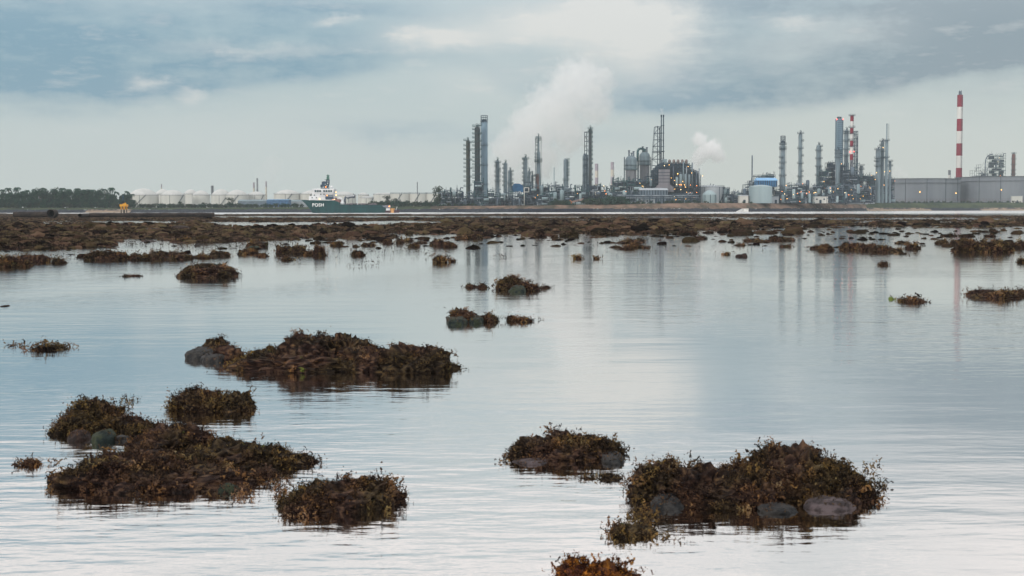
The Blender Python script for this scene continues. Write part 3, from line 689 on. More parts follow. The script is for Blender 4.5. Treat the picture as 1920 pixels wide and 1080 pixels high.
tank(1316.5, 1343.5, 365, 380.5, 356.5, 975, 'small pale tank with a round arched roof in front of a wide one', white3, rail=False, seams=3)
tank(1404, 1447.5, 350, 381, 346.5, 975, 'plain blue grey tank with a low cone roof, under the blue shed', white3, rail=False)
tank(1356, 1368, 354, 380, 353, 1010, 'narrow grey tank clad in stairs right of the wide pale tank', insul, stair=-2.2)
tank(1586, 1627, 359, 383, 356.8, 1055, 'white tank with a dark stair and pale panels, near the lattice stack', white2, stair=-1.2, seams=0)
tank(1566.5, 1591, 367.5, 383.5, 366.5, 1045, 'low grey tank with a diagonal stair, left of the panelled tank', conc, stair=-1.4)
tank(1618, 1640, 353.5, 382, 352.5, 1080, 'upright pale tank against the left grey tank', white2, seams=1)
tank(1631, 1796, 336, 381, None, 1310, 'vast lilac grey floating roof tank left of the banded chimney', greyt, roof=greyt2, girder=True, seams=5, group='vast grey tanks', lamps=[(1700, 361, lampY), (1765.5, 363.2, lampY)], base=6.0)
tank(1796, 2010, 332.5, 380, None, 1330, 'vast lilac grey tank cut by the right edge, right of the chimney', greyt, roof=greyt2, girder=True, seams=6, group='vast grey tanks', lamps=[(1839.5, 357.2, lampY)], base=6.0)
e = [o for o in col.objects if o.get('label', '').startswith('white tank with a dark stair')][0]
b = MB()
for k in range(7):
    a = -pi / 2 - .12 + k * .075; R = 41 * ms(1055) / 2 + .08
    b.add([(R * cos(a), R * sin(a), 2.5), (R * cos(a + .06), R * sin(a + .06), 2.5), (R * cos(a + .06), R * sin(a + .06), 5.5), (R * cos(a), R * sin(a), 5.5)], [(0, 1, 2, 3)])
b.build('wall_panel', white, e)
lamp(e, -7.8, -8.5, 9, lampY, .5); lamp(e, 6, -8.5, 9, lampO, .5)

# ------------------------------------------------------------------ sheds and small buildings
def shed(px0, px1, eave, bottom, ridge, Y, depth, label, mw, mr, cols=0, door=True, base=None, name='shed', windows=0, cat='shed'):
    s = ms(Y); px = (px0 + px1) / 2; zb_ = base if base is not None else zg(px)
    e = empty(name, (P(px0, 391, Y).x, Y, zb_), label, cat); Wd = (px1 - px0) * s
    he, hr = P(px, eave, Y).z - zb_, P(px, ridge, Y).z - zb_
    b = MB(); b.box(0, Wd, 0, depth, 0, he); b.build('wall', mw, e)
    b = MB(); o_ = .5
    b.add([(-o_, -o_, he), (Wd + o_, -o_, he), (Wd, depth / 2, hr), (0, depth / 2, hr), (-o_, depth + o_, he), (Wd + o_, depth + o_, he)],
          [(0, 1, 2, 3), (3, 2, 5, 4), (0, 3, 4), (1, 5, 2), (0, 4, 5, 1)]); b.build('roof', mr, e)
    for k in range(cols):
        b = MB(); x = Wd * (k + .5) / cols; b.box(x - .25, x + .25, -.35, -.02, 0, he); b.build('column', steel, e)
    if door: b = MB(); b.box(Wd * .42, Wd * .42 + 1.6, -.08, -.01, 0, 2.4); b.build('door', steel, e)
    for k in range(windows):
        b = MB(); x = Wd * (k + .5) / windows; b.box(x - .6, x + .6, -.06, -.01, he * .5, he * .5 + 1); b.build('window', steel, e)
    return e
shed(1420, 1457, 338.5, 348, 333, 1005, 14, 'blue walled shed with light blue roof above the plain tank', blue, blue2, 9, door=False, base=P(1440, 350, 1005).z)
Yb = 1040; s = ms(Yb); e = empty('tarpaulin_roof', at(968, Yb, P(968, 360, Yb).z), 'bright blue tarpaulin covered roof between grey columns', 'roof cover')
qq = [(-14, 0), (-15, 2.6), (-11.5, 5), (-6, 6), (-5, 7), (-2, 7.6), (6, 7.4), (10, 6.4), (13.5, 6), (14, 0)]
b = MB(); n_ = len(qq)
b.add([(x * s, y, z * s * 2.1) for y in (0, 12) for x, z in qq], [tuple(range(n_))] + [(i, i + n_, i + 1 + n_, i + 1) for i in range(n_ - 1)] + [tuple(range(2 * n_ - 1, n_ - 1, -1))]); b.build('cover', blue, e)
b = MB()
for x in range(-14, 15, 4): b.tube((x * s, -.2, -10), (x * s, -.2, .2), .2, 4)
b.build('post', steel, e)
shed(500, 541, 375.5, 385, 373.5, 1180, 14, 'bright blue shed left of the ship bow', mat('shed_blue', (.07, .17, .33), .6), mat('shed_blue_roof', (.06, .22, .42), .5), 0, base=4, windows=0)
shed(446, 500, 377.5, 385, 374, 1200, 18, 'long dark shed with a pale grey roof, left of the blue shed', shedg, insul, 0, base=4)
shed(541, 572, 378, 385, 374.5, 1200, 14, 'small pale gabled shed between blue shed and ship bow', white2, insul, 0, base=4)
shed(1200, 1252, 356.5, 362, 352.5, 985, 12, 'long low pavilion with a pale lilac roof before the reactor block', shedg, white2, 10, door=False)
shed(1182.5, 1206, 373.8, 380, 373, 968, 6, 'low white hut behind the shoreline pipe bridge, left of its twin', white, white2, 2, windows=3)
shed(1209, 1228, 374, 379, 373.2, 970, 6, 'low pale hut right of its whiter twin', white2, insul, 1, windows=2)
shed(1386.5, 1403, 367, 380.5, 365.5, 972, 7, 'small white box building left of the plain blue grey tank', white, white2, 0)
shed(1447, 1460, 368.6, 381, 367.8, 985, 7, 'small pale block right of the plain blue grey tank', white2, insul, 0)
e = shed(1524.5, 1552, 368.6, 381, 367.8, 1012, 10, 'white cube building with round vessels on its roof', white, white2, 0, windows=2)
for x in (3, 8.2): 
    b = MB(); z = P(1538, 367.8, 1012).z - zg(1538); b.lathe([(.1, z - .3)] + [(1.3 * cos(a), z + 1.3 + 1.3 * sin(a)) for a in np.linspace(-1.4, 1.5, 9)], c=(x, 4), n=14); b.build('round_vessel', insul, e)

# ------------------------------------------------------------------ process units
def unit(px0, px1, top, Y, seed, label, nl=0, depth=12, dens=1.0, base=None, floors=None, bright=.5, block=.55, lamps=None, cat='process unit', name='process_unit', ragged=.35):
    r = random.Random(seed); s = ms(Y); px = (px0 + px1) / 2; zb_ = zg(px) if base is None else base
    Wd = (px1 - px0) * s; H = P(px, top, Y).z - zb_
    e = empty(name, (P(px0, 391, Y).x, Y, zb_), label, cat, 'pipe and frame units of the refinery')
    nb = max(2, int(Wd / 3.6)); xs_ = [Wd * i / nb for i in range(nb + 1)]
    hb = [H * (1 - ragged * r.random()) for _ in range(nb + 1)]; hb[r.randrange(nb + 1)] = H
    lev = [z for z in np.arange(3.2, H + 3, 3.3)]
    b = MB()
    for y in (0, depth * .5, depth):
        for x, h_ in zip(xs_, hb): b.tube((x, y, 0), (x, y, h_), .17, 4, cap=False)
        for z in lev:
            run = [i for i in range(nb + 1) if hb[i] >= z - .3]
            for i in run:
                if i + 1 in run:
                    b.tube((xs_[i], y, z), (xs_[i + 1], y, z), .16, 4, cap=False)
                    if r.random() < .3: b.tube((xs_[i], y, z - 3.3), (xs_[i + 1], y, z), .09, 3, cap=False)
                    if r.random() < .5 and y == 0: b.tube((xs_[i], y, z + 1.0), (xs_[i + 1], y, z + 1.0), .06, 3, cap=False)
    for i in range(0, nb + 1):
        for z in lev:
            if hb[i] >= z: b.tube((xs_[i], 0, z), (xs_[i], depth, z), .12, 3, cap=False)
    b.build('steel_frame', steel if r.random() < .7 else steel2, e)
    # decks and machinery
    b = MB()
    for i in range(nb):
        for z in lev:
            if z < 9:
                b.box(xs_[i] - .05, xs_[i + 1] + .05 if i < nb - 1 else xs_[i + 1], depth * (.30 + .04 * (i % 3) + .01 * z), depth * .93, z - 3.25, z - (.1 if z < 5 else r.uniform(.1, 1.5)))
            elif min(hb[i], hb[i + 1]) >= z and r.random() < block:
                b.box(xs_[i] + .1, xs_[i + 1] - .1, depth * r.uniform(.1, .5), depth * r.uniform(.6, .9), z - 3.2, z - r.uniform(.1, 1.2))
    b.build('machinery', mat('machinery_grey', (.035, .055, .08), .8, 0, (.014, .024, .038), .3), e)
    for mm, nm, k in ((pipe_m, 'pipework', bright), (pipe_d, 'pipework', 1.0), (steel2, 'pipework', .4)):
        b = MB()
        for _ in range(int(26 * dens * k * Wd / 12)):
            z = r.uniform(.5, H * .93); x = r.uniform(-.5, Wd * .8); L_ = r.uniform(1.5, Wd * .55); y = r.uniform(-1.2, depth * .2); rr2 = r.choice((.12, .18, .26, .36))
            t_ = r.random()
            if mm is pipe_m: b = MB()
            if t_ < .45: b.tube((x, y, z), (min(x + L_, Wd + .5), y, z), rr2, 5)
            elif t_ < .72: b.tube((x, y, max(0, z - L_ * .8)), (x, y, z), rr2, 5)
            else:
                dz = r.uniform(-4, 4); x2 = min(x + L_ * .6, Wd); z2 = max(.5, min(H, z + dz)); x3 = min(x2 + L_ * .5, Wd + .5)
                b.poly([(x, y, z), (x2, y, z), (x2, y, z2), (x3, y, z2)], rr2, 5)
            if mm is pipe_m and b.v: b.build('pipe', mm, e)
        if b.v and mm is not pipe_m: b.build(nm, mm, e)
    for _ in range(int(Wd / 5 * dens)):
        b = MB(); R_ = r.uniform(.7, 1.5); x = r.uniform(1, Wd - 1); z = r.choice([0.3] + [l for l in lev if l < H * .7] or [0.3]); t_ = r.random()
        mm = r.choice((insul, insul, pipe_d, white3, pipe_d))
        if t_ < .6:
            h_ = r.uniform(2.5, 7); b.lathe([(R_ * .3, z), (R_, z + .5), (R_, z + h_), (R_ * .6, z + h_ + R_ * .4), (.05, z + h_ + R_ * .5)], c=(x, -.5), n=10); b.build('vessel', mm, e)
        else:
            L_ = r.uniform(3, 6); b.tube((x - L_ / 2, -.6, z + R_), (x + L_ / 2, -.6, z + R_), R_ * .8, 10); b.build('drum', mm, e)
    # vent pipes above the top
    b = MB()
    for _ in range(int(Wd / 2.5)):
        x = r.uniform(0, Wd); i = min(nb, int(x / Wd * nb)); b.tube((x, r.uniform(0, depth), hb[i] - 2), (x, r.uniform(0, 3), hb[i] + r.uniform(.3, 2.6)), r.uniform(.06, .16), 4)
    b.build('vent_pipes', steel, e)
    for _ in range(nl): lamp(e, r.uniform(.5, Wd), -1.8, r.uniform(H * .15, H * .95), r.choice((lampY, lampY, lampW, lampO)), r.uniform(.26, .42))
    for lx, ly, k in lamps or (): lamp(e, (lx - px0) * s, -2.0, P(px, ly, Y).z - zb_, {'Y': lampY, 'O': lampO, 'W': lampW, 'R': lampR}[k], .48)
    return e
U = [
 (822, 845, 351, 968, 'ragged frame unit nearest the shoreline tree, left end of the refinery', 0),
 (845, 868, 352, 972, 'dark frame unit left of the first two tall columns', 0),
 (866, 890, 357, 975, 'low unit at the foot of the slim dark green column', 0),
 (889, 906, 333, 985, 'tall narrow scaffold clasping the brown ribbed column', 0),
 (890, 915, 358, 960, 'low unit below the tallest pale tower', 0),
 (914, 938, 355, 965, 'unit with pale drums right of the tallest tower foot', 0),
 (937, 962, 356, 970, 'unit under the blue tarpaulin roof, left part', 0),
 (961, 985, 359, 960, 'unit under the blue tarpaulin roof, right part', 0),
 (984, 1006, 340, 985, 'stepped unit below the stub columns', 1),
 (1005, 1030, 341, 990, 'unit at the foot of the rusty tall column', 1),
 (1006, 1032, 362, 955, 'front pipe unit below the rusty tall column', 0),
 (1029, 1056, 340, 985, 'unit behind the thin pale vent stack', 1),
 (1031, 1058, 360, 950, 'front pipe unit under the thin pale vent stack', 0),
 (1055, 1080, 345, 980, 'unit around the foot of the hooped pipe column', 1),
 (1079, 1104, 348, 975, 'unit with long pale pipes above the orange boom', 1),
 (1103, 1127, 345, 975, 'unit right below the lattice tower', 2),
 (1126, 1152, 344, 980, 'lamp dotted unit between lattice tower and silos', 5),
 (1150, 1180, 331, 1005, 'tall open deck unit left of the first domed silo', 4),
 (1176, 1201, 334, 995, 'dark unit below the left domed silo', 5),
 (1200, 1226, 330, 1000, 'dark unit below the right domed silo', 6),
 (1128, 1165, 361, 955, 'front unit above the shoreline bushes', 4),
 (1163, 1200, 358, 958, 'front unit left of the lilac roofed pavilion', 3),
 (1255, 1306, 362, 965, 'low front unit below the reactor block right half', 7),
 (1356, 1378, 358, 1005, 'low unit between the wide pale tank and the white box', 0),
 (1376, 1404, 358, 985, 'pipe unit behind the small white box building', 0),
 (1397, 1416, 338, 990, 'open frame around the foot of the thin free standing stack', 0),
 (1415, 1453, 324, 1025, 'tall dark frame rising behind the blue roofed shed', 0),
 (1456, 1484, 343, 1015, 'unit at the foot of the wide platform column', 4),
 (1483, 1512, 341, 1020, 'unit at the foot of the T topped column', 5),
 (1510, 1540, 344, 1025, 'unit left of the white cube building, behind it', 7),
 (1461, 1494, 358, 990, 'front unit with yellow lamps right of the plain tank', 6),
 (1493, 1526, 357, 995, 'front unit with many yellow lamps left of the white cube', 7),
 (1539, 1556, 313, 1030, 'tall open frame left of the wide stack foot', 3),
 (1553, 1582, 300, 1040, 'tall frame around the foot of the wide stack', 3),
 (1580, 1610, 305, 1020, 'dense frame around the slim red banded stack', 3),
 (1550, 1582, 345, 1012, 'low front unit below the wide stack', 6),
 (1580, 1612, 343, 1015, 'low front unit below the red banded stack', 5),
 (1609, 1640, 326, 1045, 'lamp lit unit left of the far right trio', 8),
 (1634, 1676, 328, 1075, 'lamp lit unit around the feet of the far right trio', 5),
 (1610, 1640, 345, 1035, 'low unit behind the upright pale tank', 4),
]
for i, (a, c, tp, Yu, lab, nl) in enumerate(U):
    right = a > 1450
    unit(a, c, tp, Yu, 100 + i, lab, int(nl * .7 + .5), bright=.5 if not right else .4, block=.93, dens=1.1, ragged=.22 if tp > 335 else .1)
unit(1826, 1856, 308, 1640, 301, 'hazy frame unit behind the rightmost tank, left half', 1, base=6, depth=16)
unit(1858, 1884, 287, 1640, 302, 'tallest hazy frame unit behind the rightmost tank', 3, base=6, depth=16, ragged=.05)
e = empty('curved_duct', (P(1848, 391, 1630).x, 1630, 6), 'thin arched pipe linking the two hazy units behind the right tank', 'pipe')
s = ms(1630); z0 = 6
b = MB(); b.poly([(((x - 1848) * s), 0, P(x, y, 1630).z - z0) for x, y in ((1846, 330), (1846, 305), (1847, 298), (1850, 293), (1855, 290), (1860, 289))], .6, 8); b.build('pipe_run', pipe_d, e)
# lattice column right of the red banded stack
Y = 1045; s = ms(Y); e = empty('lattice_tower', at(1603, Y), 'narrow lattice tower right of the slim red banded stack', 'tower')
b = MB(); lattice(b, -3.5 * s, 3.5 * s, -3.2 * s, 3.2 * s, -1.5, 1.5, 0, P(1603, 246, Y).z - zg(1603), 20, .17, 3); b.build('steel_frame', steel, e)
b = MB(); b.tube((1.2, 0, 0), (1.2, 0, P(1603, 255, Y).z - zg(1603)), .55, 8); b.tube((-.6, 0, 0), (-.6, 0, P(1603, 262, Y).z - zg(1603)), .3, 8); b.build('riser_pipe', pipe_m, e)

# long pipe bridge along the shore
Y = 948; s = ms(Y); x0, x1 = P(1155, 391, Y).x, P(1310, 391, Y).x; zt = P(1230, 367, Y).z; zb = zg(1230)
e = empty('pipe_bridge', (x0, Y, zb), 'long pipe bridge running along the shore below the reactor block', 'pipe bridge')
b = MB(); x = 0
while x < x1 - x0:
    for y in (0, 2.4): b.tube((x, y, 0), (x, y, zt - zb), .14, 4)
    b.tube((x, 0, zt - zb - .3), (x, 2.4, zt - zb - .3), .12, 4); x += 4.5
b.tube((0, 0, zt - zb - .4), (x1 - x0, 0, zt - zb - .4), .14, 4); b.tube((0, 0, zt - zb - 1.8), (x1 - x0, 0, zt - zb - 1.8), .14, 4)
b.build('steel_frame', steel, e)
for k, (dz, r_, m_) in enumerate(((0, .3, pipe_m), (-.9, .22, pipe_d), (-1.5, .28, pipe_m), (.5, .18, pipe_d))):
    b = MB(); b.tube((0, .6 * k, zt - zb + dz), (x1 - x0, .6 * k, zt - zb + dz), r_, 6); b.build('pipe', m_, e)
# white framed pipe loop
Y = 958; s = ms(Y); e = empty('pipe_loop', at(986, Y), 'square white pipe loop at the stepped unit', 'pipe')
b = MB(); qz = lambda y: P(986, y, Y).z - zg(986)
b.poly([(-3 * s, 0, 0), (-3 * s, 0, qz(352)), (5.5 * s, 0, qz(352)), (5.5 * s, 0, qz(360)), (-2.8 * s, 0, qz(360))], .24, 6); b.build('pipe_run', white, e)

# horizontal bullets, boom crane, quay wall, slipway
for k, x in enumerate((1086, 1098, 1110.5)):
    Y = 935; s = ms(Y); e = empty('bullet_tank', at(x, Y), ('left', 'middle', 'right')[k] + 'most of three small horizontal tanks near the bushes' if k != 1 else 'middle of three small horizontal tanks near the bushes', 'tank', 'small horizontal tanks by the bushes')
    z = 381.6; z = P(x, z, Y).z - zg(x); R = 1.0; b = MB(); L_ = 4.7 * s
    b.tube((-L_, 0, z), (L_, 0, z), R, 12); b.tube((-L_ - .5, 0, z), (-L_, 0, z), R * .6, 12, R); b.tube((L_, 0, z), (L_ + .5, 0, z), R, 12, R * .6); b.build('vessel', white3, e)
    b = MB()
    for xx in (-L_ * .6, L_ * .6): b.box(xx - .25, xx + .25, -.8, .8, 0, z - .7)
    b.build('saddle', steel, e)
Y = 932; s = ms(Y); e = empty('boom_crane', at(1071, Y, zg(1071)), 'orange mobile crane with a pale boom laid low, by the shore', 'crane')
orange = mat('orange_paint', (.62, .20, .06), .5, 0); b = MB(); b.box(-3 * s, 1.6 * s, -1.2, 1.2, .5, 2.4); b.box(-3.4 * s, -1 * s, -1.1, 1.1, 2.4, 3.3); b.build('cab', orange, e)
b = MB(); b.box(-4.5 * s, 4 * s, -1.3, 1.3, .25, .5)
for xx in (-3.6, -1.5, 1.0, 3): b.tube((xx * s, -1.4, .35), (xx * s, 1.4, .35), .42, 10)
b.build('undercarriage', steel, e)
b = MB(); a0_ = Vector((1 * s, 0, 2)); a1_ = Vector((23 * s, 0, P(1094, 373.5, Y).z - zg(1071)))
for dy, dz in ((-.5, -.4), (.5, -.4), (-.5, .4), (.5, .4)): b.tube(a0_ + Vector((0, dy, dz)), a1_ + Vector((0, dy, dz)), .13, 4)
for i in range(14):
    p_ = a0_.lerp(a1_, i / 14); q_ = a0_.lerp(a1_, (i + 1) / 14); b.tube(p_ + Vector((0, -.5, -.4)), q_ + Vector((0, -.5, .4)), .1, 3)
b.build('boom', mat('boom_pink', (.55, .38, .33), .5), e)
Y = 902; s = ms(Y); xa, xb = P(972, 391, Y).x, P(1112, 391, Y).x
e = empty('quay_wall', (xa, Y, 0), 'dark navy quay wall with upright fenders at the waterline', 'quay')
navy = mat('navy_quay', (.02, .035, .07), .8, 0, (.012, .02, .04), .4)
b = MB(); b.box(0, xb - xa, 0, 5, -1, 2.25); b.build('wall', navy, e)
for k in range(34):
    b = MB(); x = (xb - xa) * (k + .5) / 34; b.tube((x, -.4, -.6), (x, -.4, 1.9), .38, 8); b.build('fender', mat('rubber', (.02, .02, .03), .8), e)
Y = 925; b = MB(); pts = [G(1379, 397.2), G(1397, 397.0)]; c0, c1 = P(1391, 391.2, 938), P(1403.5, 391.0, 938)
b.add([(pts[0].x, pts[0].y, .02), (pts[1].x, pts[1].y, .02), tuple(c1), tuple(c0), (pts[0].x, pts[0].y, -1), (pts[1].x, pts[1].y, -1), (c1.x, c1.y, -1), (c0.x, c0.y, -1)], [(0, 1, 2, 3), (0, 4, 5, 1), (1, 5, 6, 2), (3, 7, 4, 0), (2, 6, 7, 3)])
tag(b.build('slipway', mat('pale_concrete', (.68, .68, .66), .8)), 'pale concrete slipway slanting down the dark stones to the sea', 'slipway')

# dike wall in front of the vast tanks
Y = 1245; xa, xb = P(1640, 391, Y).x, P(2100, 391, Y).x
e = empty('containment_wall', (xa, Y, 5.9), 'low dark containment wall before the vast grey tanks', 'wall')
b = MB(); b.box(0, xb - xa, 0, 1, 0, 1.4); b.build('wall_body', mat('dark_wall', (.08, .10, .11), .9), e)
b = MB()
for k in range(80): b.tube(((xb - xa) * k / 79, .5, 1.4), ((xb - xa) * k / 79, .5, 4.2), .09, 3)
for z in (2.8, 4.2): b.tube((0, .5, z), (xb - xa, .5, z), .07, 3)
b.build('fence_rail', mat('rusty_rail', (.18, .10, .11), .8), e)
b = MB(); p_ = P(1906, 372, 1240); b.box(-4.5, 4.5, 0, 3, 0, 5.8)
e = empty('site_cabin', (p_.x, 1238, 6.6), 'tiny white cabin before the rightmost grey tank', 'cabin'); b.build('wall', white, e)
b = MB(); b.box(-4.8, 4.8, -.3, 3.3, 5.8, 6.1); b.build('roof', white2, e); b = MB(); b.box(-.6, .6, -.06, -.01, 0, 2.2); b.build('door', steel, e)
for px, Y in ((1631, 1100), (1392, 955), (1562.5, 1000)):
    pass

# ------------------------------------------------------------------ foliage
leaf_m = mat('leaf_green', (.045, .07, .04), .9, 0, (.016, .03, .024), .35, detail=3, spec=.05)
leaf_d = mat('grove_green', (.026, .068, .044), .9, 0, (.010, .032, .026), .25, detail=3, spec=.05)
bark = mat('bark', (.09, .075, .06), .9, 0)
def leaf_cloud(rng, centers, n, size):
    """centers: (k,6) x y z rx ry rz -> many small leaf faces"""
    k = len(centers); w = rng.integers(0, k, n); c = centers[w]
    d = rng.normal(size=(n, 3)); d /= np.linalg.norm(d, axis=1)[:, None]; rr = rng.uniform(.55, 1.08, n)[:, None]
    p = c[:, :3] + d * c[:, 3:] * rr
    a = rng.normal(size=(n, 3)); a /= np.linalg.norm(a, axis=1)[:, None]
    b_ = np.cross(a, rng.normal(size=(n, 3))); b_ /= np.linalg.norm(b_, axis=1)[:, None]
    sz = size * rng.uniform(.6, 1.4, n)[:, None]
    v = np.stack([p - a * sz, p + b_ * sz * .5, p + a * sz, p - b_ * sz * .5], 1).reshape(-1, 3)
    f = np.arange(4 * n).reshape(n, 4); return v, f
def make_tree(seed, h, w, label, m, group, n=1100, size=.55):
    rng = np.random.default_rng(seed); e = empty('broadleaf_tree', (0, 0, 0), label, 'tree', group)
    k = 15; ce = np.zeros((k, 6)); th = rng.uniform(0, 2 * pi, k); rr = rng.uniform(0, w * .36, k)
    ce[:, 0] = rr * np.cos(th); ce[:, 1] = rr * np.sin(th); ce[:, 2] = rng.uniform(h * .16, h * .86, k)
    s_ = rng.uniform(.14, .27, k); ce[:, 3] = w * s_; ce[:, 4] = w * s_; ce[:, 5] = h * s_ * .75
    v, f = leaf_cloud(rng, ce, n, size); np_mesh('crown', v, f, m, e)
    b = MB(); b.tube((0, 0, -.3), (0, 0, h * .45), w * .035, 7, w * .022)
    for i in range(6): b.tube((0, 0, h * (.25 + .03 * i)), tuple(ce[i, :3]), w * .018, 5, w * .006)
    b.build('trunk', bark, e); return e
def make_palm(seed, h, label, group):
    rng = random.Random(seed); e = empty('palm_tree', (0, 0, 0), label, 'palm tree', group)
    b = MB(); dx = rng.uniform(-1, 1); pts = [(dx * (i / 6) ** 2, 0, h * i / 6) for i in range(7)]
    for i in range(6): b.tube(pts[i], pts[i + 1], .22 - .012 * i, 6, .21 - .012 * i)
    b.build('trunk', bark, e); b = MB(); t0 = Vector(pts[-1])
    for k in range(20):
        a = 2 * pi * k / 20 + rng.uniform(-.2, .2); up = rng.uniform(-.3, .9); L_ = rng.uniform(2.6, 3.6); prev = t0; dirx = Vector((cos(a), sin(a), 0))
        for i in range(5):
            f_ = (i + 1) / 5; p_ = t0 + dirx * L_ * f_ * (1 - .15 * f_) + Vector((0, 0, up * L_ * f_ * .8 - L_ * .85 * f_ * f_))
            side = Vector((-sin(a), cos(a), 0)) * (.5 * (1 - f_ * .6)); dr = Vector((0, 0, -.4))
            b.add([prev, p_, p_ + side + dr, prev + side + dr], [(0, 1, 2, 3)]); b.add([prev, p_, p_ - side + dr, prev - side + dr], [(0, 1, 2, 3)]); prev = p_
    b.build('crown', leaf_d, e); return e
GR = 'trees of the shore grove at the left'
protoT = [make_tree(11 + i, 14.6, 11.0, 'dense dark tree in the palm grove at the left shore', leaf_d, GR, 1500, .5) for i in range(4)]
protoP = [make_palm(31 + i, 13.5, 'coconut palm standing above the left shore grove', 'palms of the left shore grove') for i in range(3)]
r = random.Random(77); k = 0
def put(o, px, Y, sc, first=set()):
    if o.name in first: o = copy_tree(o)
    else: first.add(o.name)
    o.location = (P(px, 391, Y).x, Y, zg(px) - .1); o.scale = (sc, sc, sc * r.uniform(.92, 1.08)); o.rotation_euler[2] = r.uniform(0, 6.28); return o
placed = set()
def place(o, px, Y, sc, sz=None):
    if o.name in placed: o = copy_tree(o)
    placed.add(o.name)
    o.location = (P(px, 391, Y).x, Y, zg(px) - .1); o.scale = (sc, sc, (sz or sc)); o.rotation_euler[2] = r.uniform(0, 6.28); return o
gt = lambda x: (1.0 if x < 205 else .92) * (1.02 if 50 < x < 200 else .92)
x = -25
while x < 252:
    for Yr in (1032, 1052, 1075):
        sc = gt(x) * r.uniform(.78, 1.0); place(protoT[r.randrange(4)], x + r.uniform(-6, 6), Yr + r.uniform(-5, 5), sc, sc * r.uniform(.9, 1.05))
    x += 15
x = -20
while x < 250:
    place(protoT[r.randrange(4)], x, 1022, .55, .5); x += 17
for px, tp in ((17, 350), (35, 348.5), (52, 354), (68, 352), (84, 349.5), (101, 352), (118, 350), (132, 352), (148, 350.5), (160, 353), (176, 353), (198, 352), (212, 349), (220, 357), (240, 356), (248, 362), (6, 353)):
    Y = r.uniform(1040, 1060); H = (P(px, tp, Y).z - zg(px)); sc = H / 14.6
    o = place(protoP[r.randrange(3)], px, Y, sc)
HEDGE = True
# shoreline shrubs
SH = 'green shrubs along the far shore'
def make_shrub(seed, m):
    rng = np.random.default_rng(seed); e = empty('shrub', (0, 0, 0), 'low green shrub on the far bank', 'shrub', SH)
    ce = np.zeros((7, 6)); ce[:, 0] = rng.uniform(-2.6, 2.6, 7); ce[:, 1] = rng.uniform(-1.4, 1.4, 7); ce[:, 2] = rng.uniform(.6, 1.9, 7); ce[:, 3:] = rng.uniform(.8, 1.4, (7, 3))
    v, f = leaf_cloud(rng, ce, 420, .34); np_mesh('foliage', v, f, m, e)
    b = MB()
    for i in range(6): b.tube((0, 0, 0), tuple(ce[i, :3]), .08, 4, .03)
    b.build('stem', bark, e); return e
protoS = [make_shrub(50 + i, leaf_m if i % 2 else leaf_d) for i in range(5)]
zones = [(-40, 252, 34, 1.25, 1.6), (258, 450, 26, .95, 1.2), (450, 565, 12, .8, 1.1), (700, 822, 18, 1.1, 1.5), (1035, 1070, 7, 1.1, 1.2), (1100, 1170, 16, 1.4, 1.9), (1170, 1310, 12, .6, .8), (1320, 1480, 8, .4, .6), (1560, 1600, 4, .8, 1.0), (1640, 1920, 24, .5, .7), (822, 900, 6, .5, .8)]
for a, c, n, s0, s1 in zones:
    for i in range(n):
        px = a + (c - a) * (i + r.uniform(.1, .9)) / n; Y = interp(px, 1) + r.uniform(16, 26)
        o = place(protoS[r.randrange(5)], px, Y, r.uniform(s0, s1)); 
        o['label'] = {-40: 'dark undergrowth bush at the foot of the palm grove', 258: 'low green shrub on the bank before the white tanks', 450: 'low green shrub on the bank before the blue shed', 700: 'rounded green shrub on the bank behind the ship stern', 1035: 'green shrub before the thin vent stack', 1100: 'tall green shrub of the thicket beside the bullet tanks', 1170: 'low shrub on the gravel bank below the reactor block', 1320: 'tiny shrub on the gravel bank by the plain tank', 1560: 'shrub at the foot of the low grey tank', 1640: 'dark low shrub on the dike before the vast tanks', 822: 'small shrub at the refinery left end'}[a]
tm = [make_tree(90 + i, 10, 8, 'x', leaf_m, None, 900, .4) for i in range(1)][0]
tm['label'] = 'tall bushy tree at the left end of the refinery'; place(tm, 821, 960, 1.05, 1.42)
for px, sc, lab in ((728, 1.0, 'rounded tree behind the ship stern'), (742, .75, 'lower tree right of the rounded tree behind the ship stern'), (432, .95, 'dark upright tree before the white domed tanks'), (336, .6, 'small tree on the bank before the second white tank'), (380, .5, 'smaller tree on the bank right of another'), (1040, .6, 'tree among pipework by the vent stack'), (1142, .85, 'broad tree in the shoreline thicket')):
    Y = interp(px, 1) + 30; o = copy_tree(tm); o['label'] = lab; o.location = (P(px, 391, Y).x, Y, zg(px) - .1); o.scale = (sc, sc, sc * .8); o.rotation_euler[2] = px

# ------------------------------------------------------------------ ship
Y = 836; s = ms(Y)
ex = P(565, 391, Y).x; K = s
ship = empty('supply_ship', (ex, Y, 0), 'dark green supply ship with white bridge passing the white tanks', 'ship')
def sx_(x): return (x - 565) * K
def sz(y): return (399.3 - y) * K
hullm = mat('dark_green_hull', (.004, .052, .056), .7, 0, (.003, .034, .040), .3, True)
shipw = mat('ship_white', (.70, .72, .74), .45, 0, (.60, .62, .65), .3)
shipd = mat('ship_navy', (.03, .06, .10), .5, 0)
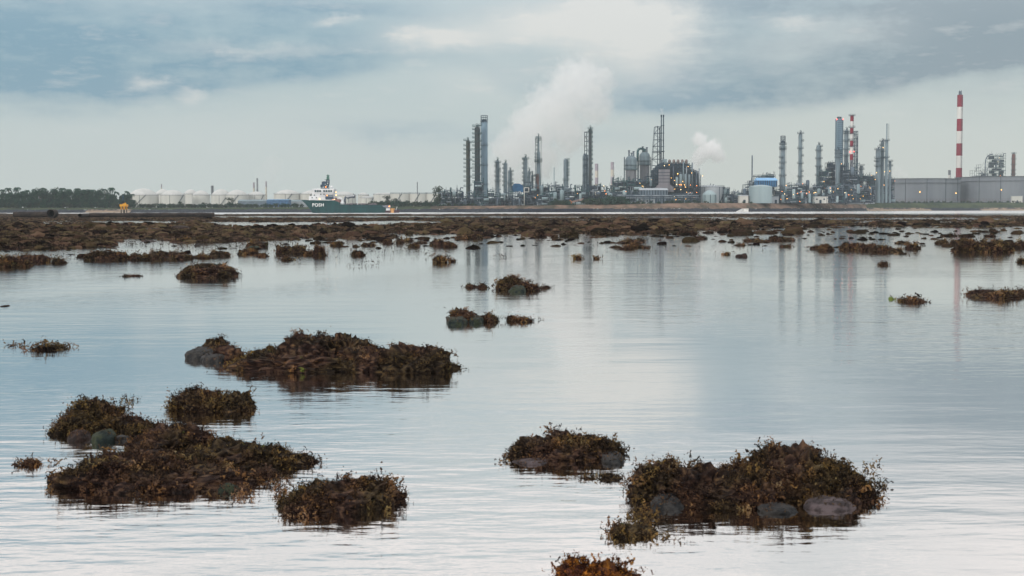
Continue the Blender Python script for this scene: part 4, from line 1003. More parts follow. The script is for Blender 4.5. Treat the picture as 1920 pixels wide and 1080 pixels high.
# hull by stations: x, half-beam at deck, half-beam at water, deck z
B = 7.0
stn = [(565, .3, .0, 374.6, 30), (570, 2.6, .0, 375, 16), (577, 4.6, .3, 375.3, 6), (587, 6.2, 2.2, 375.6, 0), (600, B, 4.8, 376, 0), (616, B, 6.4, 376.4, 0), (630, B, B, 376.8, 0), (636, B, B, 378.5, 0), (641, B, B, 383.8, 0), (660, B, B, 384, 0), (690, B, B, 384.2, 0), (716, B, B, 384.6, 0), (720, B, 6.6, 388, 0), (728, B, 6.0, 391, 0)]
b = MB(); rows = []
for i, (x, bd, bw, dy, rake) in enumerate(stn):
    X0 = sx_(x); zt = sz(dy); xw = X0 if x > 600 else sx_(588) + (X0 - sx_(565)) * (sx_(602) - sx_(588)) / (sx_(600) - sx_(565))
    row = []
    for k_, w_ in enumerate((0, .3, .65, 1.0)):
        z = -1.2 + (zt + 1.2) * w_; e_ = w_ ** 1.3
        row.append((xw + (X0 - xw) * e_, bw + (bd - bw) * e_, z))
    rows.append(row)
vs = []; 
for row in rows:
    vs += [(p[0], -p[1], p[2]) for p in row] + [(p[0], p[1], p[2]) for p in row]
fs = []
for i in range(len(rows) - 1):
    for k_ in range(3):
        a = i * 8 + k_; fs.append((a, a + 8, a + 9, a + 1)); a += 4; fs.append((a, a + 1, a + 9, a + 8))
    fs.append((i * 8 + 3, (i + 1) * 8 + 3, (i + 1) * 8 + 7, i * 8 + 7))
n_ = (len(rows) - 1) * 8; fs += [(n_, n_ + 4, n_ + 5, n_ + 1), (n_ + 1, n_ + 5, n_ + 6, n_ + 2), (n_ + 2, n_ + 6, n_ + 7, n_ + 3), (0, 1, 5, 4), (1, 2, 6, 5), (2, 3, 7, 6)]
b.add(vs, fs); b.build('hull', hullm, ship)
b = MB(); b.box(sx_(632), sx_(724), -B - .12, -B + .02, sz(389.5), sz(388.9)); b.box(sx_(632), sx_(724), -B - .15, -B + .02, sz(385.8), sz(385.2)); b.build('rubbing_strake', mat('rub_dark', (.01, .04, .05), .7), ship)
b = MB(); b.box(sx_(582), sx_(629), -5.6, 5.6, sz(376), sz(368)); b.build('lower_deckhouse', shipw, ship)
b = MB(); b.box(sx_(588), sx_(626), -5.2, 5.2, sz(368), sz(361.7)); b.build('upper_deckhouse', shipw, ship)
b = MB()
zb1, zb2 = sz(361.5), sz(356)
xa, xb = sx_(592.5), sx_(627); o_ = 1.0
b.add([(xa, -5.6, zb1), (xb, -5.6, zb1), (xb, 5.6, zb1), (xa, 5.6, zb1), (xa - o_, -6.0, zb2), (xb + .3, -6.0, zb2), (xb + .3, 6.0, zb2), (xa - o_, 6.0, zb2)], [(0, 3, 2, 1), (4, 5, 6, 7), (0, 1, 5, 4), (1, 2, 6, 5), (2, 3, 7, 6), (3, 0, 4, 7)])
wh = b.build('wheelhouse', shipw, ship)
b = MB(); b.box(xa - 1.5, xb + .6, -6.4, 6.4, zb2, sz(354.3)); b.build('wheelhouse_roof', shipw, ship)
glass = mat('dark_ship_glass', (.02, .06, .07), .15, 0)
for x in (594.5, 598.8, 603, 610.5, 614.8, 619.5, 623.6):
    b = MB(); b.box(sx_(x - 1.6), sx_(x + 1.6), -6.0, -5.55, sz(360.4), sz(357.2)); b.build('window', glass, wh)
for x, y in ((585, 366.3), (592, 366.3), (588, 371), (596, 371), (613, 362.5 + 9), (604, 364.8), (610, 364.8)):
    b = MB(); b.box(sx_(x) - .3, sx_(x) + .3, -5.72, -5.1, sz(y + 1), sz(y - 1)); b.build('porthole', glass, ship)
b = MB(); b.box(sx_(613), sx_(628), -5.85, -5.55, sz(374.5), sz(365.4)); b.build('bay_shade_panel', shipd, ship)  # navy panel on the deckhouse side, the bay's shade put in as colour
b = MB(); b.box(sx_(600), sx_(628.5), -6.2, 6.2, sz(368.4), sz(367.8)); b.box(sx_(590), sx_(627.5), -6, 6, sz(362.2), sz(361.7))
for x in np.arange(600, 629, 2.5): b.tube((sx_(x), -6.1, sz(368)), (sx_(x), -6.1, sz(365.2)), .05, 3)
b.build('deck_rail', shipw, ship)
b = MB()
b.poly([(sx_(612), 0, sz(354)), (sx_(617), 0, sz(346)), (sx_(617.6), 0, sz(338))], .45, 5); b.poly([(sx_(609), 0, sz(354)), (sx_(612.5), 0, sz(345)), (sx_(614), 0, sz(337))], .4, 5)
for y in (350, 346, 342, 338): b.tube((sx_(611), 0, sz(y)), (sx_(617.4), 0, sz(y)), .3, 4)
b.box(sx_(604), sx_(609.5), -1, 1, sz(350.5), sz(341)); b.box(sx_(601.5), sx_(605), -1, 1, sz(351.5), sz(346.5)); b.box(sx_(606), sx_(613), -.8, .8, sz(345), sz(340.5)); b.box(sx_(602), sx_(618), -1, 1, sz(354), sz(352))
b.build('mast', shipd, ship)
b = MB(); b.poly([(sx_(614), 0, sz(339)), (sx_(615.4), 0, sz(327.5))], .32, 5); b.poly([(sx_(617.3), 0, sz(339)), (sx_(616), 0, sz(329))], .28, 5)
for y in (336, 333, 330): b.box(sx_(612.6), sx_(618.6), -.7, .7, sz(y) - .15, sz(y) + .2)
b.box(sx_(609), sx_(618), -.5, .5, sz(337.3), sz(336.9)); b.build('signal_mast', mat('mast_green', (.03, .16, .12), .5), ship)
b = MB()
for x, y in ((596, 350), (624, 349), (621, 347.5)): b.tube((sx_(x), -1, sz(354)), (sx_(x), -1, sz(y)), .12, 4)
b.lathe([(.1, sz(353)), (.9, sz(351.5)), (.9, sz(350)), (.1, sz(348.5))], c=(sx_(622.5), -1), n=10); b.build('aerial', shipw, ship)
b = MB(); b.poly([(sx_(647.5), -2, sz(384)), (sx_(647.5), -2, sz(372)), (sx_(650), -2, sz(369)), (sx_(666.5), -2, sz(368.2))], .65, 6); b.poly([(sx_(651), -2, sz(373)), (sx_(660), -2, sz(370.5)), (sx_(666), -2, sz(371))], .3, 5)
b.tube((sx_(666.5), -2, sz(368.2)), (sx_(663), -2, sz(363.5)), .18, 4); b.tube((sx_(661.5), -2, sz(370)), (sx_(661.5), -2, sz(382)), .07, 3); b.tube((sx_(654.5), -2, sz(373)), (sx_(654.5), -2, sz(380)), .15, 4)
b.build('deck_crane', mat('crane_slate', (.10, .13, .17), .5), ship)
b = MB(); b.tube((sx_(650), -2.8, sz(368.4)), (sx_(665), -2.8, sz(367.6)), .25, 5); b.build('crane_jib_cover', shipw, ship)
b = MB()
b.lathe([(.1, sz(385))] + [(4.3 * K * cos(a), sz(381.5) + 4.0 * K * sin(a)) for a in np.linspace(-.8, 1.45, 9)], c=(sx_(643.5), -4), n=14)
b.poly([(sx_(636), -4, sz(372)), (sx_(640), -4, sz(371.5)), (sx_(643), -4, sz(375)), (sx_(644.5), -4, sz(380))], .6, 7); b.build('rescue_boat_davit', shipw, ship)
b = MB(); b.box(sx_(620), sx_(638), -5, 5, sz(380), sz(374)); b.box(sx_(624), sx_(630), -5.1, 5, sz(374.2), sz(371)); b.build('winch_house', mat('brick_pink', (.30, .16, .15), .6), ship)
b = MB(); rr3 = random.Random(3)
for k_ in range(16): x = rr3.uniform(648, 712); b.box(sx_(x), sx_(x + rr3.uniform(1.5, 5)), -4, 3, sz(385), sz(382.4 - rr3.random() * 1.0))
b.build('deck_cargo', mat('cargo_mauve', (.20, .17, .20), .7), ship)
b = MB()
b.box(sx_(716), sx_(731), -6, 6, sz(390), sz(385.2)); b.build('stern_gantry', mat('stern_grey', (.28, .30, .36), .6), ship)
for lx, ly, m_, r_ in ((614, 351.2, lampO, .5), (616.2, 367, lampO, .5), (602.3, 373.6, lampY, .5), (632.5, 361, lampY, .42), (633, 366.5, lampY, .5), (630, 374, lampW, .3), (627, 374.6, lampO, .3), (731.5, 387.3, lampO, .55)):
    lamp(ship, sx_(lx), -6.6, sz(ly), m_, r_)
# lettering on the bow
cu = bpy.data.curves.new('letters', 'FONT'); cu.body = 'POSH'; cu.size = 2.6; cu.extrude = .04; cu.offset = .05; cu.space_character = 1.08
to = bpy.data.objects.new('letters', cu); col.objects.link(to); bpy.context.view_layer.update()
me = bpy.data.meshes.new_from_object(to); bpy.data.objects.remove(to)
lt = bpy.data.objects.new('lettering', me); me.materials.append(mat('letter_white', (.85, .87, .88), .5)); col.objects.link(lt); lt.parent = ship
lt.rotation_euler = (radians(90), 0, 0); lt.location = (sx_(588.6), -B - .25, sz(387.3))
# tyre fender barrel alongside the stern
e = empty('workboat', (P(735, 391, 825).x, 825, 0), 'small dark workboat with an orange drum, off the ship stern', 'boat')
b = MB(); vs = [(-3.6, -1.3, -.3), (2.4, -1.3, -.3), (4.0, 0, -.3), (2.4, 1.3, -.3), (-3.6, 1.3, -.3), (-3.9, -1.6, 1.3), (2.6, -1.6, 1.4), (4.6, 0, 1.7), (2.6, 1.6, 1.4), (-3.9, 1.6, 1.3)]
b.add(vs, [(0, 1, 6, 5), (1, 2, 7, 6), (2, 3, 8, 7), (3, 4, 9, 8), (4, 0, 5, 9), (5, 6, 7, 8, 9)]); b.build('hull', mat('maroon_hull', (.07, .03, .04), .6), e)
b = MB(); b.lathe([(1.3, 0), (1.35, 2.2), (1.6, 2.6)], n=12, c=(.3, -.6)); b.build('drum', mat('sandy_orange', (.62, .33, .13), .6), e)
b = MB(); b.poly([(-1.6, 0, 1.4), (-2.6, 0, 2.6)], .12, 4); b.poly([(2.2, 0, 1.5), (3.0, 0, 3.6)], .14, 4); b.box(-3.4, -1.2, -.9, .9, 1.3, 2.6); b.build('cabin', shipw, e)

# ------------------------------------------------------------------ beacon and pipes on the reef
yel = mat('beacon_yellow', (.72, .36, .03), .5, 0, (.6, .28, .02), .5)
Y = 640; s = ms(Y); e = empty('navigation_beacon', (P(232.5, 391, Y).x, Y, 0), 'yellow platform beacon on four piles with a black pole', 'beacon')
zz = lambda y: P(232, y, Y).z
b = MB(); b.box(-6.4 * s, 6.4 * s, -1.5, 1.5, zz(387.2), zz(383)); b.build('deck_box', yel, e)
for x in (-4.4, -1.4, 1.6, 4.2):
    b = MB(); b.tube((x * s, (-.8 if x in (-4.4, 1.6) else .8), -.6), (x * s, (-.8 if x in (-4.4, 1.6) else .8), zz(387.2)), .22, 8); b.build('pile', mat('pile_dark', (.06, .05, .04), .8, 0), e)
    b = MB(); b.tube((x * s, (-.8 if x in (-4.4, 1.6) else .8), zz(393)), (x * s, (-.8 if x in (-4.4, 1.6) else .8), zz(387)), .3, 8); b.build('pile_sleeve', yel, e)
b = MB(); b.box(-4 * s, 4 * s, -1.2, 1.2, zz(390.6), zz(389.9)); b.build('cross_brace', yel, e)
b = MB(); b.tube((-1.4 * s, 0, zz(383)), (-1.4 * s, 0, zz(366)), .32, 8); b.build('pole', steel, e)
b = MB(); b.box(-1.5 * s, 4 * s, -.6, .6, zz(383), zz(381.6)); b.tube((2.6 * s, 0, zz(381.6)), (2.6 * s, 0, zz(380)), .3, 8); b.build('lantern_box', yel, e)

pm_ = mat('rusted_black_pipe', (.045, .035, .03), .85, 0, (.018, .016, .018), .6, bump=.05, bscale=3)
inn = mat('pipe_inside_shade', (.006, .006, .008), .9, 0)  # near-black colour standing in for the shade inside open pipes
def reef_pipe(pxa, pxb, py, rpx, label, flare=0.0, y2=None):
    a = G(pxa, py); c = G(pxb, y2 or py); s = ms(a.y); R = rpx * s
    e = empty('steel_pipe', ((a.x + c.x) / 2, (a.y + c.y) / 2, 0), label, 'pipe'); o = e.location
    d = (c - a); L_ = d.length; d.normalize()
    b = MB(); n = 18; N = 26; vs = []; side = Vector((-d.y, d.x, 0))
    for i in range(N + 1):
        q = a + d * (L_ * i / N) - o; zc = R * .8 + .38
        rr4 = R * (1 + flare * (1 if i >= N - 2 else 0)) * (1 + .05 * sin(i * 1.7))
        for k_ in range(n):
            t_ = 2 * pi * k_ / n; vs.append((q.x + side.x * rr4 * cos(t_), q.y + side.y * rr4 * cos(t_), zc + rr4 * sin(t_)))
    b.add(vs, [(i * n + k_, i * n + (k_ + 1) % n, (i + 1) * n + (k_ + 1) % n, (i + 1) * n + k_) for i in range(N) for k_ in range(n)], 0, True)
    b.build('pipe_wall', pm_, e)
    b = MB(); q = c - o; b.add([(q.x + side.x * R * cos(t_) + d.x * .02, q.y + side.y * R * cos(t_) + d.y * .02, R * .8 + .38 + R * sin(t_)) for t_ in np.linspace(0, 2 * pi, n, endpoint=False)], [tuple(range(n))]); b.build('end_shade_disc', inn, e)  # black disc across the end, painted as the pipe's inner shade
    return e
reef_pipe(27, 91, 409, 5.2, 'fat black pipe with an open end lying on the reef, far left')
a = G(98, 410.5); e = empty('pipe_ring', (a.x, a.y, 0), 'large black pipe ring standing at the right end of the fat pipe', 'pipe'); s = ms(a.y); e.location.z = .3
b = MB(); R = 8.2 * s
vs = []; n = 24
for dy, rr4 in ((-1.2, R), (1.6, R), (1.6, R * .82), (-1.2, R * .82)):
    for k_ in range(n): t_ = 2 * pi * k_ / n; vs.append((rr4 * cos(t_) * .95, dy, R * .9 + rr4 * sin(t_)))
b.add(vs, [(j * n + k_, j * n + (k_ + 1) % n, ((j + 1) % 4) * n + (k_ + 1) % n, ((j + 1) % 4) * n + k_) for j in range(4) for k_ in range(n)]); b.build('pipe_wall', pm_, e)
b = MB(); b.add([(R * .8 * cos(t_), 1.2, R * .9 + R * .8 * sin(t_)) for t_ in np.linspace(0, 2 * pi, n, endpoint=False)], [tuple(range(n))]); b.build('ring_shade_disc', inn, e)  # black disc closing the ring, its inner shade put in as colour
reef_pipe(168, 402, 409.2, 4.0, 'very long low black pipe lying across the reef', y2=408.6)
reef_pipe(150, 181, 409.6, 3.6, 'short black pipe stub left of the very long pipe', y2=408.5)

# ------------------------------------------------------------------ seaweed and reef
def weed_mat(name, cols, s1=2.2, s2=14.0, rough=.8, spec=.12):
    m = bpy.data.materials.new(name); m.use_nodes = True; t = m.node_tree; b = t.nodes['Principled BSDF']
    b.inputs['Roughness'].default_value = rough; b.inputs['Specular IOR Level'].default_value = spec
    at_ = t.nodes.new('ShaderNodeAttribute'); at_.attribute_name = 'tint'
    tcn = t.nodes.new('ShaderNodeNewGeometry')
    a = V(t, at_.outputs['Fac']); n1_ = noise(t, tcn.outputs['Position'], s1, 4, .6); n2_ = noise(t, tcn.outputs['Position'], s2, 3, .6)
    f = (a * .80 + n1_ * .45 + n2_ * .25 - .26).clamp()
    rp = t.nodes.new('ShaderNodeValToRGB'); link(t, f.k, rp.inputs[0]); el_ = rp.color_ramp.elements
    el_[0].position = cols[0][0]; el_[0].color = (*cols[0][1], 1); el_[1].position = cols[-1][0]; el_[1].color = (*cols[-1][1], 1)
    for p_, c_ in cols[1:-1]: e_ = el_.new(p_); e_.color = (*c_, 1)
    g_ = (noise(t, tcn.outputs['Position'], 3.3, 3, .5)).step(.68, .74) * a.step(.3, .5)
    hu = mixc(t, noise(t, tcn.outputs['Position'], s1 * .8, 2, .5).step(.40, .62), (.86, .88, .70), (1.15, .96, .98))
    mm_ = t.nodes.new('ShaderNodeMix'); mm_.data_type = 'RGBA'; mm_.blend_type = 'MULTIPLY'; mm_.inputs[0].default_value = 1.0
    link(t, rp.outputs[0], mm_.inputs[6]); link(t, hu, mm_.inputs[7])
    bn_ = t.nodes.new('ShaderNodeBump'); bn_.inputs['Distance'].default_value = .02 if s1 > 1 else .08; bn_.inputs['Strength'].default_value = 1
    link(t, noise(t, tcn.outputs['Position'], s2 * 4, 4, .6).k, bn_.inputs['Height']); link(t, bn_.outputs[0], b.inputs['Normal'])
    link(t, mixc(t, g_, mm_.outputs[2], (.10, .13, .022)), b.inputs['Base Color']); return m
weed = weed_mat('brown_seaweed', [(.08, (.007, .005, .005)), (.26, (.024, .016, .013)), (.40, (.060, .041, .029)), (.54, (.108, .075, .046)), (.68, (.155, .092, .044)), (.80, (.24, .150, .055)), (.95, (.31, .25, .16))])
weed_red = weed_mat('rusty_seaweed', [(.15, (.03, .012, .01)), (.38, (.10, .04, .02)), (.55, (.22, .09, .02)), (.85, (.42, .19, .03))])
weed_far = weed_mat('reef_seaweed', [(.20, (.008, .006, .006)), (.38, (.038, .028, .020)), (.52, (.074, .053, .037)), (.68, (.11, .084, .056)), (.92, (.15, .12, .09))], .7, 5.0, rough=1.0, spec=.03)
boul_g = mat('grey_boulder', (.038, .036, .035), .7, 0, (.014, .015, .017), 9, bump=.03, bscale=22, lo=.42, hi=.58, detail=8)
boul_p = mat('lilac_boulder', (.095, .075, .08), .75, 0, (.035, .028, .03), 9, bump=.03, bscale=22, lo=.42, hi=.58, detail=8)
boul_b = mat('brown_boulder', (.038, .022, .018), .75, 0, (.014, .010, .010), 9, bump=.03, bscale=22, lo=.42, hi=.58, detail=8)
boul_gr = mat('algae_green_boulder', (.030, .038, .022), .75, 0, (.008, .015, .015), 9, bump=.03, bscale=22, lo=.42, hi=.58, detail=8)

def frond_protos(rng, n=14, lobes=6):
    out = []
    for _ in range(n):
        vs = []; fs = []; p = np.zeros(3); d = np.array([0, 0, 1.0])
        L_ = 1.0 / lobes
        for k in range(lobes + 2):
            if k < lobes:
                d = d + rng.normal(size=3) * .45; d /= np.linalg.norm(d); c = p + d * L_; p = c; s_ = rng.uniform(.12, .24) * (6.5 / lobes if lobes > 6 else 1)
            else: c = rng.normal(size=3) * .25 + np.array([0, 0, rng.uniform(.4, .9)]); s_ = rng.uniform(.10, .2) * (6.5 / lobes if lobes > 6 else 1)
            a = rng.normal(size=3); a /= np.linalg.norm(a); b_ = np.cross(a, rng.normal(size=3)); b_ /= np.linalg.norm(b_); n_ = np.cross(a, b_)
            o = len(vs)
            vs += [c - a * s_ * 1.3, c + b_ * s_ * .8 + n_ * s_ * .35, c + a * s_ * 1.3, c - b_ * s_ * .8 + n_ * s_ * .35]
            fs += [(o, o + 1, o + 2), (o, o + 2, o + 3)] if k % 2 else [(o, o + 1, o + 2), (o, o + 3, o + 1), (o + 1, o + 3, o + 2), (o, o + 2, o + 3)]
            if not k % 2: vs[-4] = c - a * s_ * .9; vs[-2] = c + a * s_ * .9; vs[-1] = c - b_ * s_ * .9 - n_ * s_ * .7
        out.append((np.array(vs), np.array(fs)))
    return out
RG = np.random.default_rng(2024)
PROT = frond_protos(RG, 16, 9); PROT_S = frond_protos(RG, 12, 2)
def scatter(protos, pos, nor, size, rng, droop=0.0, tint=None):
    n = len(pos); up = nor * .8 + np.array([0, 0, .5 - droop]) + rng.normal(size=(n, 3)) * .55; up /= np.linalg.norm(up, axis=1)[:, None]
    t = rng.normal(size=(n, 3)); u = np.cross(up, t); u /= np.linalg.norm(u, axis=1)[:, None]; w = np.cross(up, u)
    which = rng.integers(0, len(protos), n); V_ = []; F_ = []; T_ = []; off = 0; tint = rng.uniform(0, 1, n) if tint is None else tint
    for k, (pv, pf) in enumerate(protos):
        m_ = which == k; c = m_.sum()
        if not c: continue
        s_ = (size * rng.uniform(.6, 1.35, c))[:, None, None] if np.isscalar(size) else size[m_][:, None, None]
        q = pv[None, :, 0:1] * u[m_][:, None] + pv[None, :, 1:2] * w[m_][:, None] + pv[None, :, 2:3] * up[m_][:, None]
        q = q * s_ + pos[m_][:, None]
        V_.append(q.reshape(-1, 3)); F_.append((pf[None] + (np.arange(c) * len(pv))[:, None, None] + off).reshape(-1, 3)); T_.append(np.repeat(tint[m_], len(pv))); off += c * len(pv)
    return np.concatenate(V_), np.concatenate(F_), np.concatenate(T_)
def sph_dirs(n):
    i = np.arange(n) + .5; ph = np.arccos(1 - 2 * i / n); th = pi * (1 + 5 ** .5) * i
    return np.stack([np.cos(th) * np.sin(ph), np.sin(th) * np.sin(ph), np.cos(ph)], 1)
import bmesh
def ico(sub):
    bm = bmesh.new(); bmesh.ops.create_icosphere(bm, subdivisions=sub, radius=1.0)
    v = np.array([p.co[:] for p in bm.verts]); f = np.array([[q.index for q in p.verts] for p in bm.faces]); bm.free(); return v, f
ICO = {k: ico(k) for k in (2, 3, 4, 5)}
def radial(d, c, r, amp, seed):
    """lumpy surface point for unit direction d of lobe c,r"""
    base = d * r + c
    k = 1.0 / max(.10, min(r[0], r[1]) * .6); sc = 1.0 / min(r[0], r[1], r[2] * 2)
    nz = fbm(base * k, 3, seed, .6) - .5; n2_ = fbm(base * k * 3.2, 3, seed + 9, .6) - .5; n3_ = vn(base * k * 9, seed + 4) - .5
    f = 1 + amp * (nz * 1.5 + n2_ * 1.35 + n3_ * .3)
    return c + d * r * f[:, None]
def boulder(parent, px, py, w, h, seed, m, dep=None, name='boulder', zoff=0.0, label=None, org=None):
    g_ = G(px, py); s = g_.y / F_PX; r = np.array([w * s / 2, (dep if dep else w * s * .42), h * s * .56])
    v, f = ICO[4]; v = v.copy(); nz = fbm(v * 1.1 + seed, 4, seed, .55) - .5; v = np.sign(v) * np.abs(v) ** .85; v = v * (1 + nz * .8 + (fbm(v * 5 + seed, 3, seed + 2) - .5) * .12)[:, None]
    c = np.array([g_.x, g_.y, zoff - (r[2] * .1)]); v = v * r + c
    if org is not None: v = v - org
    o = np_mesh(name, v, f, m, parent, smooth=True)
    if label: o['label'] = label
    return o
def clump(label, lobes, n, size, seed, m=None, boulders=(), stray=(), group=None, amp=.55, droop=0., name='seaweed_mound', cat='seaweed mound', sub=4, protos=None):
    """lobes: (px, py, w_px, h_px, depth_m) with py the ground line of the lobe's centre"""
    rng = np.random.default_rng(seed); m = m or weed
    L_ = []
    for px, py, w, h, dep in lobes:
        g_ = G(px, py); s = g_.y / F_PX; L_.append((np.array([g_.x, g_.y, 0.0]), np.array([w * s / 2, dep, h * s * .80]), g_.y))
    c0 = np.mean([l[0] for l in L_], axis=0)
    if n > 500:                                       # knolls and hollows that break the outline up
        for c_, r_, Yd in list(L_):
            for _ in range(6 if r_[0] > .25 else 3):
                th = rng.uniform(0, 2 * pi); q = rng.uniform(.25, 1.0); k_ = rng.uniform(.22, .42)
                cc = c_ + np.array([cos(th) * q * r_[0], sin(th) * q * r_[1] * .9, r_[2] * rng.uniform(.0, .62) * (1.05 - q * q)])
                L_.append((cc, np.array([r_[0] * k_, max(.06, r_[1] * k_), max(.035, r_[2] * rng.uniform(.30, .55))]), Yd))
        L_ = [(c_, r_ * (np.array([.97, .95, .96]) if i < len(lobes) else 1), Yd) for i, (c_, r_, Yd) in enumerate(L_)]
    e = empty(name, tuple(c0), label, cat, group)
    cv_, cf_ = ICO[sub]; VV = []; FF = []; off = 0; PP = []; NN = []
    area = np.array([l[1][0] * (l[1][1] + l[1][2]) for l in L_]); area = area / area.sum()
    for i, (c, r_, Yd) in enumerate(L_):
        cv_, cf_ = ICO[(5 if n > 2000 else sub) if i < len(lobes) else min(sub, 4 if n > 2000 else 3)]
        v = radial(cv_, c - c0 + np.array([0, 0, -.02]), r_ * .93, amp, seed + i * 31); v = v + cv_ * ((fbm((v + c0) / (size * .5), 3, seed + 40, .65) - .45) * size * 1.7)[:, None]; VV.append(v); FF.append(cf_ + off); off += len(v)
        k = max(12, int(n * area[i] * 4.4)); d = rng.normal(size=(k, 3)); d /= np.linalg.norm(d, axis=1)[:, None]; d[:, 2] = np.abs(d[:, 2]); d = d[(d[:, 1] < .55) | (rng.random(k) < .5)]
        p_ = radial(d, c - c0 + np.array([0, 0, -.02]), r_ * .95, amp, seed + i * 31); nn = d / r_; nn /= np.linalg.norm(nn, axis=1)[:, None]
        keep = p_[:, 2] > -.01 
        for j, (c2_, r2_, _) in enumerate(L_):
            if j != i: keep &= ((((p_ + c0 - c2_) / (r2_ * .8)) ** 2).sum(1) > 1)
        PP.append(p_[keep]); NN.append(nn[keep])
    v = np.concatenate(VV); np_mesh('mound_core', v, np.concatenate(FF), m, e, np.clip(fbm((v + c0) / (size * .45), 2, seed + 60) * 1.5 - .48, 0, .75), smooth=False)
    p_ = np.concatenate(PP); nn = np.concatenate(NN)
    n0 = len(p_); nt_ = max(4, n0 // 22); tc_ = rng.integers(0, n0, nt_); own = rng.integers(0, nt_, n0)
    loose = rng.random(n0) < .55; tuft_s = rng.lognormal(0, .42, nt_).clip(.5, 2.0)
    q_ = p_[tc_[own]] + rng.normal(size=(n0, 3)) * (size * .42 * tuft_s[own])[:, None] * np.array([1, 1, .55]) + nn[tc_[own]] * (size * .12 * tuft_s[own])[:, None]
    p_ = np.where(loose[:, None], p_, q_); nn = np.where(loose[:, None], nn, nn[tc_[own]] + rng.normal(size=(n0, 3)) * .5)
    szv = size * np.where(loose, .46, .54 * tuft_s[own]) * rng.uniform(.6, 1.25, n0); tall = rng.random(n0) < .03; szv[tall] *= 1.8
    tt_ = rng.beta(1.0, 1.5, nt_); tint_ = np.where(loose, rng.uniform(0, .35, n0), (tt_[own] * .85 + rng.uniform(0, .3, n0)).clip(0, 1))
    hol = fbm((p_ + c0) * (.32 / size), 2, seed + 77)           # hollows: little or no weed, the dark core shows
    szv = szv * np.clip(.55 + (hol - .40) * 3.0, .5, 1.35)
    keep = (p_[:, 2] > -.03) & (np.abs(p_[:, 2]) < 3) & ((hol > .43) | (rng.random(n0) < .22)); p_, nn, szv, tint_ = p_[keep], nn[keep], szv[keep], tint_[keep]
    fr = []                                                 # thin ragged fringe lying on the water round the foot
    for c, r_, Yd in L_[:len(lobes)]:
        k_ = int(70 * (r_[0] + r_[1]) / size * .10); th = rng.uniform(0, 2 * pi, k_); q_ = 1 + np.abs(rng.normal(size=k_)) * .16
        fp = c - c0 + np.stack([np.cos(th) * r_[0] * q_, np.sin(th) * r_[1] * q_, rng.uniform(-.012, .012, k_)], 1)
        fr.append(fp[fbm((fp + c0) * (.22 / size), 2, seed + 5) > .47])
    fr = np.concatenate(fr)
    p_ = np.concatenate([p_, fr]); nn = np.concatenate([nn, np.tile([0, 0, .15], (len(fr), 1))]); szv = np.concatenate([szv, size * rng.uniform(.35, .8, len(fr))]); tint_ = np.concatenate([tint_, rng.uniform(0, .5, len(fr))])
    v, f, t_ = scatter(protos or PROT, p_, nn, szv, rng, droop, tint_)
    np_mesh('seaweed_fronds', v, f, m, e, t_)
    for bd in boulders:
        bd = (bd[0], bd[1], bd[2] * .78, bd[3] * .78) + tuple(bd[4:])
        ob = boulder(e, *bd[:6], name='boulder', org=c0, **(bd[6] if len(bd) > 6 else {}))
        bv = np.empty(len(ob.data.vertices) * 3, dtype=np.float32); ob.data.vertices.foreach_get('co', bv); bv = bv.reshape(-1, 3)
        up_ = bv[:, 2] > bv[:, 2].max() * .45; cand_ = bv[up_]; kk_ = rng.choice(len(cand_), min(160, len(cand_))); cc_ = cand_[kk_]
        sel = fbm((cc_ + c0) * 9.0, 2, seed) > .44; cc_ = cc_[sel]
        if len(cc_) > 3:
            v2, f2, t2 = scatter(PROT, cc_ - np.array([0, 0, .012]), np.tile([0, -.3, .6], (len(cc_), 1)), size * .55, rng); np_mesh('clinging_weed', v2, f2, m, e, t2 * .8)
    if stray:
        P2 = []; 
        for px, py, rx, ry, k in stray:
            for _ in range(k):
                g_ = G(px + rng.normal() * rx * .5, py + rng.normal() * ry * .5); P2.append([g_.x - c0[0], g_.y - c0[1], rng.uniform(-.01, .02)])
        P2 = np.array(P2); v, f, t_ = scatter(protos or PROT, P2, np.tile([0, 0, .2], (len(P2), 1)), size * .9, rng); np_mesh('stray_fronds', v, f, m, e, t_)
    return e

# foreground and near mounds
clump('long double humped seaweed mound in the middle distance, left of centre',
      [(520, 684, 150, 40, .5), (600, 684, 180, 84, .7), (560, 690, 250, 40, .55), (690, 690, 150, 50, .5), (775, 692, 170, 60, .55), (650, 682, 110, 70, .6)],
      9000, .062, 11, boulders=[(640, 692, 66, 42, 3, boul_g, dict(label='grey knobbly boulder half bare of weed'))], stray=[(455, 690, 40, 8, 40), (850, 690, 16, 5, 20)])
clump('rounded dark boulder with weed on its crown, left end of the long mound', [(425, 674, 66, 40, .25), (405, 664, 62, 44, .2)], 700, .06, 12, amp=.35,
      boulders=[(375, 670, 70, 50, 4, boul_g, dict(dep=.34, label='smooth grey brown boulder')), (402, 676, 62, 40, 5, boul_g, dict(dep=.25))], stray=[(445, 662, 20, 6, 18)])
clump('large sprawling seaweed mound at lower left, widest of the foreground',
      [(215, 905, 215, 60, .4), (330, 905, 260, 46, .45), (325, 858, 165, 78, .42), (420, 874, 190, 60, .48), (470, 868, 200, 38, .45), (540, 868, 110, 22, .25), (165, 905, 90, 34, .2), (430, 890, 190, 30, .35), (270, 880, 220, 46, .6)],
      17000, .050, 21, boulders=[(428, 920, 46, 34, 7, boul_gr, dict(label='smooth blue green stone in the weed')), (340, 921, 46, 24, 8, boul_b), (250, 925, 40, 22, 13, boul_b)], stray=[(440, 930, 50, 12, 60), (95, 925, 10, 8, 12), (520, 905, 30, 10, 40)])
